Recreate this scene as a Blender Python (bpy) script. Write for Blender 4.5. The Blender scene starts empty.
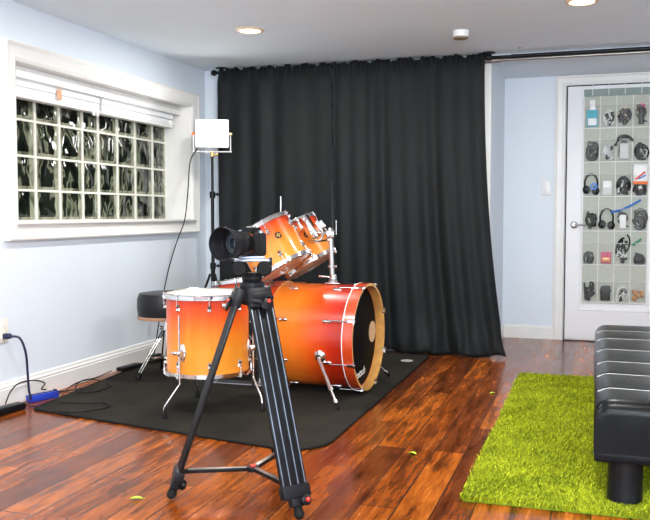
import bpy, bmesh, math, random
from mathutils import Vector, Matrix
random.seed(7)
PI = math.pi
S = bpy.context.scene
C = S.collection

# ------------------------------------------------------------ helpers
def V(*a): return Vector(a)
def BM(): return bmesh.new()

def obj(name, bm, mat=None, parent=None, smooth=True, world=False, kind=None, bevel=0, auto=40):
    """link a bmesh as ONE mesh object; world=True: vertices are world coordinates"""
    if world and parent is not None:
        r = parent
        while r.parent: r = r.parent
        bmesh.ops.translate(bm, verts=bm.verts, vec=-r.location)
    bmesh.ops.recalc_face_normals(bm, faces=bm.faces)
    me = bpy.data.meshes.new(name)
    if smooth:
        for f in bm.faces: f.smooth = True
        ang = math.radians(auto)
        for e in bm.edges:
            if len(e.link_faces) == 2 and e.calc_face_angle(0) > ang: e.smooth = False
    bm.to_mesh(me); bm.free()
    if mat:
        for m in (mat if isinstance(mat, (list, tuple)) else [mat]): me.materials.append(m)
    o = bpy.data.objects.new(name, me); C.objects.link(o)
    if parent: o.parent = parent
    if kind: o['kind'] = kind
    if bevel:
        b = o.modifiers.new('bevel', 'BEVEL'); b.width = bevel; b.segments = 2; b.limit_method = 'ANGLE'
    return o

def struct(name, bm, mat, parent=None, **k):
    return obj(name, bm, mat, parent, kind='structure' if parent is None else None, **k)

def thing(name, label, cat, loc=(0,0,0), rot=(0,0,0), group=None):
    o = bpy.data.objects.new(name, None); C.objects.link(o)
    o.empty_display_size = .05
    o.location = loc; o.rotation_euler = rot
    o['label'] = label; o['category'] = cat
    if group: o['group'] = group
    return o

def tag(o, label, cat, group=None, kind=None):
    o['label'] = label; o['category'] = cat
    if group: o['group'] = group
    if kind: o['kind'] = kind
    return o

def rebase(o, at):
    """move a mesh object's origin to a point of its own"""
    at = Vector(at); o.data.transform(Matrix.Translation(-at)); o.location = at; return o

def dup(root, loc=None, rot=None, label=None):
    r = root.copy(); C.objects.link(r)
    if loc is not None: r.location = loc
    if rot is not None: r.rotation_euler = rot
    if label: r['label'] = label
    def rec(src, dst):
        for ch in list(src.children):
            c = ch.copy(); C.objects.link(c); c.parent = dst; rec(ch, c)
    rec(root, r)
    return r

def box(bm, lo, hi, M=None):
    x0,y0,z0 = lo; x1,y1,z1 = hi
    vs = [bm.verts.new(p) for p in ((x0,y0,z0),(x1,y0,z0),(x1,y1,z0),(x0,y1,z0),(x0,y0,z1),(x1,y0,z1),(x1,y1,z1),(x0,y1,z1))]
    fs = [bm.faces.new([vs[i] for i in f]) for f in ((3,2,1,0),(4,5,6,7),(0,1,5,4),(1,2,6,5),(2,3,7,6),(3,0,4,7))]
    if M is not None: bmesh.ops.transform(bm, matrix=M, verts=vs)
    return fs

def rbox(bm, lo, hi, r=.004, M=None, seg=2):
    n = len(bm.verts)
    t = bmesh.new(); box(t, lo, hi)
    bmesh.ops.bevel(t, geom=t.edges[:], offset=r, segments=seg, profile=.5, affect='EDGES')
    if M is not None: bmesh.ops.transform(t, matrix=M, verts=t.verts)
    merge(bm, t)

def merge(bm, t, M=None):
    if M is not None: bmesh.ops.transform(t, matrix=M, verts=t.verts)
    mp = {}
    for v in t.verts: mp[v] = bm.verts.new(v.co)
    for f in t.faces:
        try:
            g = bm.faces.new([mp[v] for v in f.verts]); g.material_index = f.material_index
        except ValueError: pass
    t.free()

def frame_to(p0, p1):
    d = (Vector(p1)-Vector(p0)); z = d.normalized()
    q = Vector((0,0,1)).rotation_difference(z)
    return Matrix.Translation(Vector(p0)) @ q.to_matrix().to_4x4(), d.length

def lathe(bm, prof, M=None, seg=32, cap0=True, cap1=True, mi=0):
    """revolve (r,z) profile about z"""
    rings = []
    for r, z in prof:
        if r < 1e-6:
            rings.append([bm.verts.new((0,0,z))])
        else:
            rings.append([bm.verts.new((r*math.cos(2*PI*i/seg), r*math.sin(2*PI*i/seg), z)) for i in range(seg)])
    for a, b in zip(rings, rings[1:]):
        for i in range(seg):
            j = (i+1) % seg
            if len(a) == 1 and len(b) == 1: continue
            if len(a) == 1: f = bm.faces.new((a[0], b[j], b[i]))
            elif len(b) == 1: f = bm.faces.new((a[i], a[j], b[0]))
            else: f = bm.faces.new((a[i], a[j], b[j], b[i]))
            f.material_index = mi
    if cap0 and len(rings[0]) > 1: bm.faces.new(rings[0][::-1]).material_index = mi
    if cap1 and len(rings[-1]) > 1: bm.faces.new(rings[-1]).material_index = mi
    if M is not None:
        bmesh.ops.transform(bm, matrix=M, verts=[v for r in rings for v in r])

def ring(bm, prof, M=None, seg=48):
    """closed-profile revolve"""
    rings = [[bm.verts.new((r*math.cos(2*PI*i/seg), r*math.sin(2*PI*i/seg), z)) for i in range(seg)] for r, z in prof]
    n = len(rings)
    for k in range(n):
        a, b = rings[k], rings[(k+1) % n]
        for i in range(seg):
            j = (i+1) % seg; bm.faces.new((a[i], a[j], b[j], b[i]))
    if M is not None:
        bmesh.ops.transform(bm, matrix=M, verts=[v for r in rings for v in r])

def cyl(bm, p0, p1, r0, r1=None, seg=16):
    if r1 is None: r1 = r0
    M, L = frame_to(p0, p1)
    lathe(bm, [(r0,0),(r1,L)], M, seg)

def ball(bm, c, r, sc=(1,1,1), seg=16, M=None):
    n = seg//2
    m = Matrix.Translation(Vector(c)) @ Matrix.Diagonal((*sc,1))
    if M is not None: m = M @ m
    lathe(bm, [(r*math.sin(PI*k/n), -r*math.cos(PI*k/n)) for k in range(n+1)], m, seg)

def smooth_pts(pts, n=8):
    P = [Vector(p) for p in pts]
    if len(P) < 3: return P
    out = []
    for i in range(len(P)-1):
        p0 = P[max(i-1,0)]; p1 = P[i]; p2 = P[i+1]; p3 = P[min(i+2,len(P)-1)]
        for k in range(n):
            t = k/n
            out.append(.5*((2*p1)+(p2-p0)*t+(2*p0-5*p1+4*p2-p3)*t*t+(3*p1-p0-3*p2+p3)*t**3))
    out.append(P[-1]); return out

def tube(bm, pts, r, seg=8, smooth=True, n=8):
    P = smooth_pts(pts, n) if smooth else [Vector(p) for p in pts]
    up = None; rings = []
    for i, p in enumerate(P):
        d = (P[min(i+1,len(P)-1)]-P[max(i-1,0)])
        if d.length < 1e-9: d = Vector((0,0,1))
        d.normalize()
        if up is None:
            up = Vector((0,0,1)) if abs(d.z) < .9 else Vector((1,0,0))
        x = (up - d*up.dot(d))
        if x.length < 1e-6: x = d.orthogonal()
        x.normalize(); up = x; y = d.cross(x)
        rings.append([bm.verts.new(p + r*(math.cos(2*PI*k/seg)*x + math.sin(2*PI*k/seg)*y)) for k in range(seg)])
    for a, b in zip(rings, rings[1:]):
        for i in range(seg):
            j = (i+1) % seg; bm.faces.new((a[i], a[j], b[j], b[i]))
    bm.faces.new(rings[0][::-1]); bm.faces.new(rings[-1])

def prism(bm, poly, z0, z1, M=None):
    """poly in xy extruded in z"""
    a = [bm.verts.new((x,y,z0)) for x,y in poly]; b = [bm.verts.new((x,y,z1)) for x,y in poly]
    bm.faces.new(a[::-1]); bm.faces.new(b); n = len(poly)
    for i in range(n):
        j = (i+1) % n; bm.faces.new((a[i], a[j], b[j], b[i]))
    if M is not None: bmesh.ops.transform(bm, matrix=M, verts=a+b)

def text_mesh(txt, size, depth=.0006, shear=0):
    cu = bpy.data.curves.new('txt', 'FONT'); cu.body = txt; cu.size = size; cu.extrude = depth; cu.shear = shear
    cu.align_x = 'CENTER'; cu.align_y = 'CENTER'; cu.resolution_u = 3
    o = bpy.data.objects.new('txt', cu)
    C.objects.link(o); bpy.context.view_layer.update()
    me = bpy.data.meshes.new_from_object(o.evaluated_get(bpy.context.evaluated_depsgraph_get()))
    b = bmesh.new(); b.from_mesh(me)
    bpy.data.objects.remove(o); bpy.data.curves.remove(cu); bpy.data.meshes.remove(me)
    return b

# ------------------------------------------------------------ materials
def nt(name):
    m = bpy.data.materials.new(name); m.use_nodes = True
    n = m.node_tree; b = n.nodes['Principled BSDF']
    return m, n, b
def N(t, typ, **k):
    n = t.nodes.new(typ)
    for a, v in k.items():
        if a == 'inp':
            for i, val in v.items(): n.inputs[i].default_value = val
        else: setattr(n, a, v)
    return n
def ramp(t, stops, interp='LINEAR'):
    n = t.nodes.new('ShaderNodeValToRGB'); cr = n.color_ramp; cr.interpolation = interp
    while len(cr.elements) < len(stops): cr.elements.new(.5)
    for e, (p, c) in zip(cr.elements, stops): e.position = p; e.color = (*c, 1)
    return n

def mat(name, col, rough=.5, metal=0, var=.06, scale=30, bump=0, bscale=None, coat=0, spec=None, sheen=0):
    m, t, b = nt(name)
    b.inputs['Roughness'].default_value = rough; b.inputs['Metallic'].default_value = metal
    b.inputs['Coat Weight'].default_value = coat; b.inputs['Coat Roughness'].default_value = .06
    if spec is not None: b.inputs['Specular IOR Level'].default_value = spec
    if sheen: b.inputs['Sheen Weight'].default_value = sheen
    tc = N(t, 'ShaderNodeTexCoord')
    no = N(t, 'ShaderNodeTexNoise', inp={'Scale': scale, 'Detail': 4})
    t.links.new(tc.outputs['Object'], no.inputs['Vector'])
    c0 = tuple(max(0, c*(1-var)) for c in col); c1 = tuple(min(1, c*(1+var)) for c in col)
    r = ramp(t, [(.3, c0), (.7, c1)])
    t.links.new(no.outputs['Fac'], r.inputs['Fac']); t.links.new(r.outputs['Color'], b.inputs['Base Color'])
    if bump:
        n2 = N(t, 'ShaderNodeTexNoise', inp={'Scale': bscale or scale*3, 'Detail': 4})
        t.links.new(tc.outputs['Object'], n2.inputs['Vector'])
        bu = N(t, 'ShaderNodeBump', inp={'Strength': bump, 'Distance': .002})
        t.links.new(n2.outputs['Fac'], bu.inputs['Height']); t.links.new(bu.outputs['Normal'], b.inputs['Normal'])
    return m

def emit(name, col, s):
    m, t, b = nt(name)
    b.inputs['Base Color'].default_value = (*col,1)
    b.inputs['Emission Color'].default_value = (*col,1); b.inputs['Emission Strength'].default_value = s
    return m

WALL = (.70,.765,.835)
M_wall = mat('wall_paint', WALL, .45, var=.015, scale=3, bump=.08, bscale=250)
M_ceil = mat('ceiling_paint', (.80,.89,.96), .85, var=.012, scale=3, bump=.08, bscale=200)
M_trim = mat('white_trim_paint', (.80,.795,.77), .35, var=.02, scale=6)
M_doorw = mat('white_door_paint', (.90,.91,.93), .32, var=.015, scale=6)
M_blind = mat('white_blind_fabric', (.84,.86,.88), .6, var=.03, scale=12, bump=.2, bscale=90)
M_mortar = mat('mortar', (.74,.73,.66), .8, var=.08, scale=20)
M_black = mat('black_plastic', (.007,.007,.008), .32, var=.3, scale=30, spec=.18)
M_blackm = mat('black_matte_metal', (.007,.007,.009), .4, var=.3, scale=40, spec=.2)
M_rubber = mat('black_rubber', (.007,.007,.007), .75, var=.3, scale=50, spec=.2)
M_cable = mat('black_cable', (.008,.008,.008), .5, var=.2, spec=.25)
M_alu = mat('dark_anodised_metal', (.26,.30,.36), .3, metal=.85, var=.15)
M_dkchrome = mat('dark_chrome', (.16,.16,.16), .22, metal=1, var=.1)
M_steel = mat('brushed_steel', (.55,.55,.55), .3, metal=1, var=.1)
M_chrome = mat('chrome', (.74,.73,.72), .10, metal=1, var=.03, scale=20)
M_pewter = mat('pewter_metal', (.30,.28,.26), .35, metal=.8, var=.1)
M_gold = mat('brass_trim', (.75,.50,.18), .3, metal=.6, var=.06)
M_red = mat('red_plastic', (.75,.03,.02), .35)
M_blueplastic = mat('blue_plastic', (.015,.04,.35), .3, var=.15)
M_navy = mat('navy_cord', (.012,.014,.05), .45)
M_white = mat('white_plastic', (.85,.85,.84), .3, var=.02)
M_offwhite = mat('drum_head_film', (.62,.58,.53), .45, var=.05, scale=9)
M_headblk = mat('black_drum_head', (.004,.004,.005), .6, var=.3, spec=.04)
M_orange = mat('orange_plastic', (.8,.16,.02), .5)
M_leafg = mat('yellow_green_leaf', (.45,.75,.04), .5, var=.2, scale=60)
M_tan = mat('tan_felt_patch', (.55,.36,.20), .7, var=.12, scale=60)
M_wood_in = mat('natural_maple', (.66,.34,.09), .35, var=.2, scale=14, coat=.4)
M_plate = mat('cream_plastic', (.80,.78,.70), .4, var=.02)
M_lensglass = mat('coated_glass', (.01,.02,.03), .04, var=.2, coat=1)
M_brown = mat('tan_vinyl_piping', (.42,.22,.12), .4, var=.15)
M_seatblk = mat('black_seat_vinyl', (.008,.008,.009), .35, spec=.3, var=.3, bump=.3, bscale=200)

# ---- floor
def floor_mat():
    m, t, b = nt('hardwood_planks')
    L = t.links.new
    tc = N(t,'ShaderNodeTexCoord')
    mp = N(t,'ShaderNodeMapping'); mp.inputs['Rotation'].default_value = (0,0,PI/2); L(tc.outputs['Object'], mp.inputs['Vector'])
    br = N(t,'ShaderNodeTexBrick', offset=.37, offset_frequency=2)
    br.inputs['Color1'].default_value = (0,0,0,1); br.inputs['Color2'].default_value = (1,1,1,1)
    br.inputs['Mortar'].default_value = (.5,.5,.5,1)
    br.inputs['Scale'].default_value = 1; br.inputs['Mortar Size'].default_value = .0026
    br.inputs['Mortar Smooth'].default_value = .2
    br.inputs['Brick Width'].default_value = 1.15; br.inputs['Row Height'].default_value = .125
    L(mp.outputs['Vector'], br.inputs['Vector'])
    # per plank tone
    base = ramp(t, [(0,(.14,.030,.005)),(.35,(.23,.054,.007)),(.7,(.33,.080,.008)),(1,(.43,.115,.012))])
    L(br.outputs['Color'], base.inputs['Fac'])
    # grain stretched along planks
    mp2 = N(t,'ShaderNodeMapping'); mp2.inputs['Scale'].default_value = (13,1.7,1); L(tc.outputs['Object'], mp2.inputs['Vector'])
    n1 = N(t,'ShaderNodeTexNoise', inp={'Scale':1.7,'Detail':8,'Roughness':.68,'Distortion':.25}); L(mp2.outputs['Vector'], n1.inputs['Vector'])
    r1 = ramp(t, [(.34,(.14,.09,.08)),(.47,(.62,.55,.5)),(.58,(1,1,1)),(.72,(1.25,1.35,1.4))]); L(n1.outputs['Fac'], r1.inputs['Fac'])
    mx = N(t,'ShaderNodeMix', data_type='RGBA', blend_type='MULTIPLY'); mx.inputs[0].default_value = .92
    L(base.outputs['Color'], mx.inputs[6]); L(r1.outputs['Color'], mx.inputs[7])
    mp3 = N(t,'ShaderNodeMapping'); mp3.inputs['Scale'].default_value = (60,3,1); L(tc.outputs['Object'], mp3.inputs['Vector'])
    n3 = N(t,'ShaderNodeTexNoise', inp={'Scale':1.5,'Detail':5,'Roughness':.7}); L(mp3.outputs['Vector'], n3.inputs['Vector'])
    r3 = ramp(t, [(.35,(.55,.5,.5)),(.6,(1.1,1.1,1.1))]); L(n3.outputs['Fac'], r3.inputs['Fac'])
    mx3 = N(t,'ShaderNodeMix', data_type='RGBA', blend_type='MULTIPLY'); mx3.inputs[0].default_value = .6
    L(mx.outputs[2], mx3.inputs[6]); L(r3.outputs['Color'], mx3.inputs[7])
    # seams
    mx2 = N(t,'ShaderNodeMix', data_type='RGBA', blend_type='MIX'); L(br.outputs['Fac'], mx2.inputs[0])
    L(mx3.outputs[2], mx2.inputs[6]); mx2.inputs[7].default_value = (.018,.007,.004,1)
    L(mx2.outputs[2], b.inputs['Base Color'])
    rr = ramp(t, [(.3,(.15,)*3),(.7,(.30,)*3)]); L(n1.outputs['Fac'], rr.inputs['Fac']); L(rr.outputs['Color'], b.inputs['Roughness'])
    b.inputs['Coat Weight'].default_value = .08; b.inputs['Coat Roughness'].default_value = .12; b.inputs['Specular IOR Level'].default_value = .32
    add = N(t,'ShaderNodeMath', operation='MULTIPLY_ADD'); add.inputs[1].default_value = -1.6
    L(br.outputs['Fac'], add.inputs[0]); L(n1.outputs['Fac'], add.inputs[2])
    bu = N(t,'ShaderNodeBump', inp={'Strength':.35,'Distance':.0025}); L(add.outputs[0], bu.inputs['Height']); L(bu.outputs['Normal'], b.inputs['Normal'])
    L(bu.outputs['Normal'], b.inputs['Coat Normal'])
    return m
M_floor = floor_mat()

def glassblock_mat(name, stops):
    m, t, b = nt(name)
    L = t.links.new
    tc = N(t,'ShaderNodeTexCoord')
    mp = N(t,'ShaderNodeMapping'); mp.inputs['Rotation'].default_value = (.9,0,0); mp.inputs['Scale'].default_value = (1,1,.45)
    L(tc.outputs['Object'], mp.inputs['Vector'])
    n = N(t,'ShaderNodeTexNoise', inp={'Scale':10,'Detail':1.8,'Roughness':.45,'Distortion':1.0}); L(mp.outputs['Vector'], n.inputs['Vector'])
    r = ramp(t, stops)
    L(n.outputs['Fac'], r.inputs['Fac']); L(r.outputs['Color'], b.inputs['Base Color'])
    b.inputs['Roughness'].default_value = .06
    b.inputs['Transmission Weight'].default_value = .25; b.inputs['IOR'].default_value = 1.5
    bu = N(t,'ShaderNodeBump', inp={'Strength':.6,'Distance':.015}); L(n.outputs['Fac'], bu.inputs['Height']); L(bu.outputs['Normal'], b.inputs['Normal'])
    return m
M_gblock = glassblock_mat('wavy_glass_block', [(.36,(.004,.006,.004)),(.52,(.020,.026,.018)),(.56,(.24,.26,.18)),(.60,(.06,.07,.045)),(.66,(.015,.02,.014)),(.70,(.22,.23,.16)),(.75,(.03,.035,.022))])  # pale olive streaks: highlights on the wavy glass, put into the base colour
M_gedge = glassblock_mat('glass_block_edge', [(.36,(.10,.11,.07)),(.48,(.34,.36,.25)),(.55,(.44,.45,.34)),(.62,(.20,.22,.15)),(.75,(.42,.43,.33))])  # lighter copy for block rims: internal reflection and seen-through mortar, put into the colour

def fade_mat(name, axis, stops, lo, hi):
    """lacquered wood whose stain fades along the drum's own axis"""
    m, t, b = nt(name); L = t.links.new
    tc = N(t,'ShaderNodeTexCoord'); sx = N(t,'ShaderNodeSeparateXYZ'); L(tc.outputs['Object'], sx.inputs[0])
    mr = N(t,'ShaderNodeMapRange'); mr.inputs['From Min'].default_value = lo; mr.inputs['From Max'].default_value = hi
    L(sx.outputs[axis], mr.inputs['Value'])
    mp = N(t,'ShaderNodeMapping'); mp.inputs['Scale'].default_value = (40,40,2.5); L(tc.outputs['Object'], mp.inputs['Vector'])
    n = N(t,'ShaderNodeTexNoise', inp={'Scale':1.5,'Detail':5,'Distortion':.4}); L(mp.outputs['Vector'], n.inputs['Vector'])
    a = N(t,'ShaderNodeMath', operation='MULTIPLY_ADD'); a.inputs[1].default_value = .07
    L(n.outputs['Fac'], a.inputs[0]); L(mr.outputs[0], a.inputs[2])
    s2 = N(t,'ShaderNodeMath', operation='SUBTRACT'); s2.inputs[1].default_value = .035; L(a.outputs[0], s2.inputs[0])
    r = ramp(t, stops); L(s2.outputs[0], r.inputs['Fac']); L(r.outputs['Color'], b.inputs['Base Color'])
    b.inputs['Roughness'].default_value = .3; b.inputs['Specular IOR Level'].default_value = .25; b.inputs['Coat Weight'].default_value = .45; b.inputs['Coat Roughness'].default_value = .04
    return m
ORR = (.56,.026,.003); ORG = (.72,.11,.006); AMB = (.80,.27,.024)
M_fl = fade_mat('sunburst_lacquer_floor_tom', 2, [(0,AMB),(.3,AMB),(.55,(.78,.18,.012)),(.8,(.70,.07,.005)),(1,ORR)], 0, .38)
M_bs = fade_mat('sunburst_lacquer_bass', 2, [(0,(.76,.20,.018)),(.35,(.76,.17,.014)),(.60,(.66,.075,.006)),(.82,(.46,.020,.003)),(1,(.33,.012,.003))], 0, .45)
M_rk = fade_mat('sunburst_lacquer_rack_tom', 2, [(0,AMB),(.45,(.80,.23,.018)),(.75,(.72,.10,.006)),(1,ORR)], 0, .24)
M_sn = fade_mat('sunburst_lacquer_snare', 2, [(0,ORG),(1,ORR)], 0, .15)
M_hoopred = mat('red_orange_hoop_lacquer', (.55,.05,.008), .25, var=.1, scale=12, coat=1)

def curtain_mat():
    m, t, b = nt('black_curtain_cloth'); L = t.links.new
    tc = N(t,'ShaderNodeTexCoord')
    mp = N(t,'ShaderNodeMapping'); mp.inputs['Scale'].default_value = (4,1,.6); L(tc.outputs['Object'], mp.inputs['Vector'])
    n = N(t,'ShaderNodeTexNoise', inp={'Scale':3,'Detail':4}); L(mp.outputs['Vector'], n.inputs['Vector'])
    r = ramp(t, [(.3,(.0070,.0085,.0095)),(.7,(.0115,.0135,.0140))]); L(n.outputs['Fac'], r.inputs['Fac']); L(r.outputs['Color'], b.inputs['Base Color'])
    w = N(t,'ShaderNodeTexNoise', inp={'Scale':420,'Detail':2}); L(tc.outputs['Object'], w.inputs['Vector'])
    bu = N(t,'ShaderNodeBump', inp={'Strength':.25,'Distance':.001}); L(w.outputs['Fac'], bu.inputs['Height']); L(bu.outputs['Normal'], b.inputs['Normal'])
    b.inputs['Roughness'].default_value = .6; b.inputs['Specular IOR Level'].default_value = .17
    b.inputs['Sheen Weight'].default_value = .0
    return m
M_curt = curtain_mat()

def rug_mat():
    m, t, b = nt('charcoal_carpet'); L = t.links.new
    tc = N(t,'ShaderNodeTexCoord')
    n = N(t,'ShaderNodeTexNoise', inp={'Scale':900,'Detail':2}); L(tc.outputs['Object'], n.inputs['Vector'])
    n2 = N(t,'ShaderNodeTexNoise', inp={'Scale':4,'Detail':5}); L(tc.outputs['Object'], n2.inputs['Vector'])
    r = ramp(t, [(.35,(.015,.0135,.010)),(.7,(.027,.024,.018))]); L(n2.outputs['Fac'], r.inputs['Fac'])
    vo = N(t,'ShaderNodeTexVoronoi', inp={'Scale':16}); L(tc.outputs['Object'], vo.inputs['Vector'])
    lr = ramp(t, [(0,(1,1,1)),(.045,(1,1,1)),(.06,(0,0,0))]); L(vo.outputs['Distance'], lr.inputs['Fac'])
    mx = N(t,'ShaderNodeMix', data_type='RGBA'); sc = N(t,'ShaderNodeMath', operation='MULTIPLY'); sc.inputs[1].default_value = .35
    L(lr.outputs['Color'], sc.inputs[0]); L(sc.outputs[0], mx.inputs[0]); L(r.outputs['Color'], mx.inputs[6]); mx.inputs[7].default_value = (.22,.20,.16,1)
    L(mx.outputs[2], b.inputs['Base Color']); b.inputs['Roughness'].default_value = .95; b.inputs['Specular IOR Level'].default_value = .15
    bu = N(t,'ShaderNodeBump', inp={'Strength':.6,'Distance':.003}); L(n.outputs['Fac'], bu.inputs['Height']); L(bu.outputs['Normal'], b.inputs['Normal'])
    return m
M_rug = rug_mat()

def shag_mat():
    m, t, b = nt('lime_shag_yarn'); L = t.links.new
    at = N(t,'ShaderNodeAttribute', attribute_name='tone')
    r = ramp(t, [(0,(.08,.11,.003)),(.5,(.29,.34,.006)),(1,(.56,.60,.02))]); L(at.outputs['Fac'], r.inputs['Fac'])
    L(r.outputs['Color'], b.inputs['Base Color']); b.inputs['Roughness'].default_value = .75
    b.inputs['Specular IOR Level'].default_value = .2
    return m
M_shag = shag_mat()
M_shagbase = mat('lime_rug_backing', (.22,.32,.01), .95, var=.3, scale=80)

def leather_mat():
    m, t, b = nt('black_leather'); L = t.links.new
    tc = N(t,'ShaderNodeTexCoord')
    v = N(t,'ShaderNodeTexNoise', inp={'Scale':160,'Detail':4}); L(tc.outputs['Object'], v.inputs['Vector'])
    n = N(t,'ShaderNodeTexNoise', inp={'Scale':9,'Detail':3}); L(tc.outputs['Object'], n.inputs['Vector'])
    a = N(t,'ShaderNodeMath', operation='MULTIPLY_ADD'); a.inputs[1].default_value = 2.5; L(n.outputs['Fac'], a.inputs[0]); L(v.outputs['Fac'], a.inputs[2])
    bu = N(t,'ShaderNodeBump', inp={'Strength':.25,'Distance':.003}); L(a.outputs[0], bu.inputs['Height']); L(bu.outputs['Normal'], b.inputs['Normal'])
    r = ramp(t, [(.3,(.004,.005,.006)),(.7,(.007,.008,.009))]); L(n.outputs['Fac'], r.inputs['Fac']); L(r.outputs['Color'], b.inputs['Base Color'])
    b.inputs['Roughness'].default_value = .25; b.inputs['Specular IOR Level'].default_value = .15
    return m
M_leather = leather_mat()
M_stitch = mat('grey_stitching', (.55,.55,.52), .6)

def film_mat(name, opacity):
    m, t, b = nt(name); L = t.links.new
    out = [n for n in t.nodes if n.type == 'OUTPUT_MATERIAL'][0]
    b.inputs['Base Color'].default_value = (.72,.76,.74,1); b.inputs['Roughness'].default_value = .15
    tr = N(t,'ShaderNodeBsdfTransparent'); mx = N(t,'ShaderNodeMixShader')
    tc = N(t,'ShaderNodeTexCoord'); n = N(t,'ShaderNodeTexNoise', inp={'Scale':25,'Detail':2,'Distortion':1}); L(tc.outputs['Object'], n.inputs['Vector'])
    bu = N(t,'ShaderNodeBump', inp={'Strength':.7,'Distance':.004}); L(n.outputs['Fac'], bu.inputs['Height']); L(bu.outputs['Normal'], b.inputs['Normal'])
    mx.inputs[0].default_value = opacity
    L(tr.outputs[0], mx.inputs[1]); L(b.outputs[0], mx.inputs[2]); L(mx.outputs[0], out.inputs['Surface'])
    return m
M_film = film_mat('clear_vinyl', .09)
M_orgback = mat('grey_green_mesh_fabric', (.50,.53,.46), .8, var=.06, scale=40)
M_orgband = mat('grey_header_fabric', (.26,.33,.31), .8, var=.06, scale=40)

# ------------------------------------------------------------ room
XL, D1, D2, XJ, H, HA = -2.884, 5.953, 6.864, -.705, 2.087, 2.062
XR, YB = 1.75, -2.6
b = BM(); box(b, (XL-.02,YB,-.06), (XR,D2,0)); struct('floor', b, M_floor, smooth=False)
b = BM(); box(b, (XL-.25,YB-.15,H), (XR+.15,D1,H+.1)); struct('ceiling', b, M_ceil, smooth=False)
b = BM(); box(b, (XJ-.1,D1,HA), (XR+.15,D2+.12,HA+.125)); struct('ceiling_alcove', b, M_ceil, smooth=False)
# left wall with the window hole
WY0, WY1, WZ0, WZ1, WD = 3.705, 5.69, .948, 1.79, .2
b = BM()
box(b, (XL-.3,YB,-.06), (XL,WY0,H)); box(b, (XL-.3,WY1,-.06), (XL,D1+.15,H))
box(b, (XL-.3,WY0,-.06), (XL,WY1,WZ0)); box(b, (XL-.3,WY0,WZ1), (XL,WY1,H))
struct('wall_left', b, M_wall, smooth=False)
b = BM(); box(b, (XL-.02,D1,-.06), (XJ,D2+.12,H)); struct('wall_back', b, M_wall, smooth=False)
b = BM(); box(b, (XJ,D2,-.06), (XR+.15,D2+.12,HA)); struct('wall_alcove', b, M_wall, smooth=False)
b = BM(); box(b, (XR,YB,-.06), (XR+.15,D2,H)); struct('wall_right', b, M_wall, smooth=False)
b = BM()   # rear wall behind the photographer with an unseen window hole added for fill light
box(b, (XL,YB-.15,-.06), (XR,YB,.8)); box(b, (XL,YB-.15,1.95), (XR,YB,H))
box(b, (XL,YB-.15,.8), (-2.2,YB,1.95)); box(b, (1.2,YB-.15,.8), (XR,YB,1.95))
struct('wall_rear', b, M_wall, smooth=False)
b = BM()
for x in (-2.2,-1.06,.08,1.15): box(b, (x,YB-.12,.8), (x+.05,YB-.04,1.95))
box(b, (-2.2,YB-.12,.8), (1.2,YB-.04,.85)); box(b, (-2.2,YB-.12,1.9), (1.2,YB-.04,1.95))
struct('added_rear_window', b, M_trim, smooth=False)  # unseen window frame, added to go with the rear fill light

# baseboards: profile swept along a wall
def baseboard(name, p0, p1, nrm, h=.128, t=.016):
    prof = [(0,0),(t,0),(t,h*.70),(t*.8,h*.74),(t*.95,h*.80),(t*.55,h*.88),(t*.5,h*.97),(t*.2,h),(0,h)]
    b = BM(); n = Vector(nrm); p0 = Vector(p0); p1 = Vector(p1)
    A = [b.verts.new(p0+n*x+Vector((0,0,z))) for x,z in prof]; B = [b.verts.new(p1+n*x+Vector((0,0,z))) for x,z in prof]
    b.faces.new(A[::-1]); b.faces.new(B)
    for i in range(len(prof)):
        j = (i+1)%len(prof); b.faces.new((A[i],A[j],B[j],B[i]))
    return struct(name, b, M_trim, smooth=False)
baseboard('baseboard_left', (XL,YB,0), (XL,D1,0), (1,0,0), t=.02)
baseboard('baseboard_back', (XL+.02,D1,0), (XJ,D1,0), (0,-1,0))
baseboard('baseboard_jamb', (XJ,D1,0), (XJ,D2,0), (1,0,0), h=.105)
baseboard('baseboard_alcove', (XJ+.016,D2,0), (-.315,D2,0), (0,-1,0), h=.105)
# white corner trim where the back wall meets the alcove
b = BM(); box(b, (XJ-.05,D1-.012,0.13), (XJ+.002,D1,HA-.03)); struct('trim_1', b, M_trim, smooth=False)

# ------------------------------------------------------------ window_1
win = bpy.data.objects.new('window_1', None); C.objects.link(win); win.location = (XL,4.7,WZ0); win['kind'] = 'structure'
def casing_profile(w):  # (across, out)
    return [(0,0),(0,.030),(.010,.034),(.018,.028),(w*.35,.024),(w*.72,.018),(w*.78,.022),(w*.9,.018),(w,.010),(w,0)]
def casing(b, ya, yb, za, zb, w):
    """mitred picture-frame moulding on the plane x=XL; (ya..zb) is the outer rectangle"""
    cs = [(ya,za,1,1),(yb,za,-1,1),(yb,zb,-1,-1),(ya,zb,1,-1)]
    pr = casing_profile(w); rings = []
    for y,z,sy,sz in cs: rings.append([b.verts.new((XL+o, y+sy*a, z+sz*a)) for a,o in pr])
    for k in range(4):
        A, B = rings[k], rings[(k+1)%4]
        for i in range(len(pr)-1): b.faces.new((A[i],A[i+1],B[i+1],B[i]))
b = BM(); casing(b, 3.606, 5.79, .852, 1.882, .10); obj('casing', b, M_trim, win, world=True, auto=25)
b = BM()
t_ = .006
box(b, (XL-WD,WY0,WZ0), (XL+.004,WY0+t_,WZ1)); box(b, (XL-WD,WY1-t_,WZ0), (XL+.004,WY1,WZ1))
box(b, (XL-WD,WY0,WZ1-t_), (XL+.004,WY1,WZ1)); obj('reveal', b, M_trim, win, smooth=False, world=True)
b = BM(); rbox(b, (XL-WD,WY0-.03,WZ0-.012), (XL+.04,WY1+.03,WZ0+.004), .004); obj('sill', b, M_trim, win, world=True)
cols = [3.66,3.90,4.139,4.37,4.609,4.786,5.016,5.248,5.492,5.69]
rows = [.950,1.125,1.318,1.52,1.715]
XG = XL-WD
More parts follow.
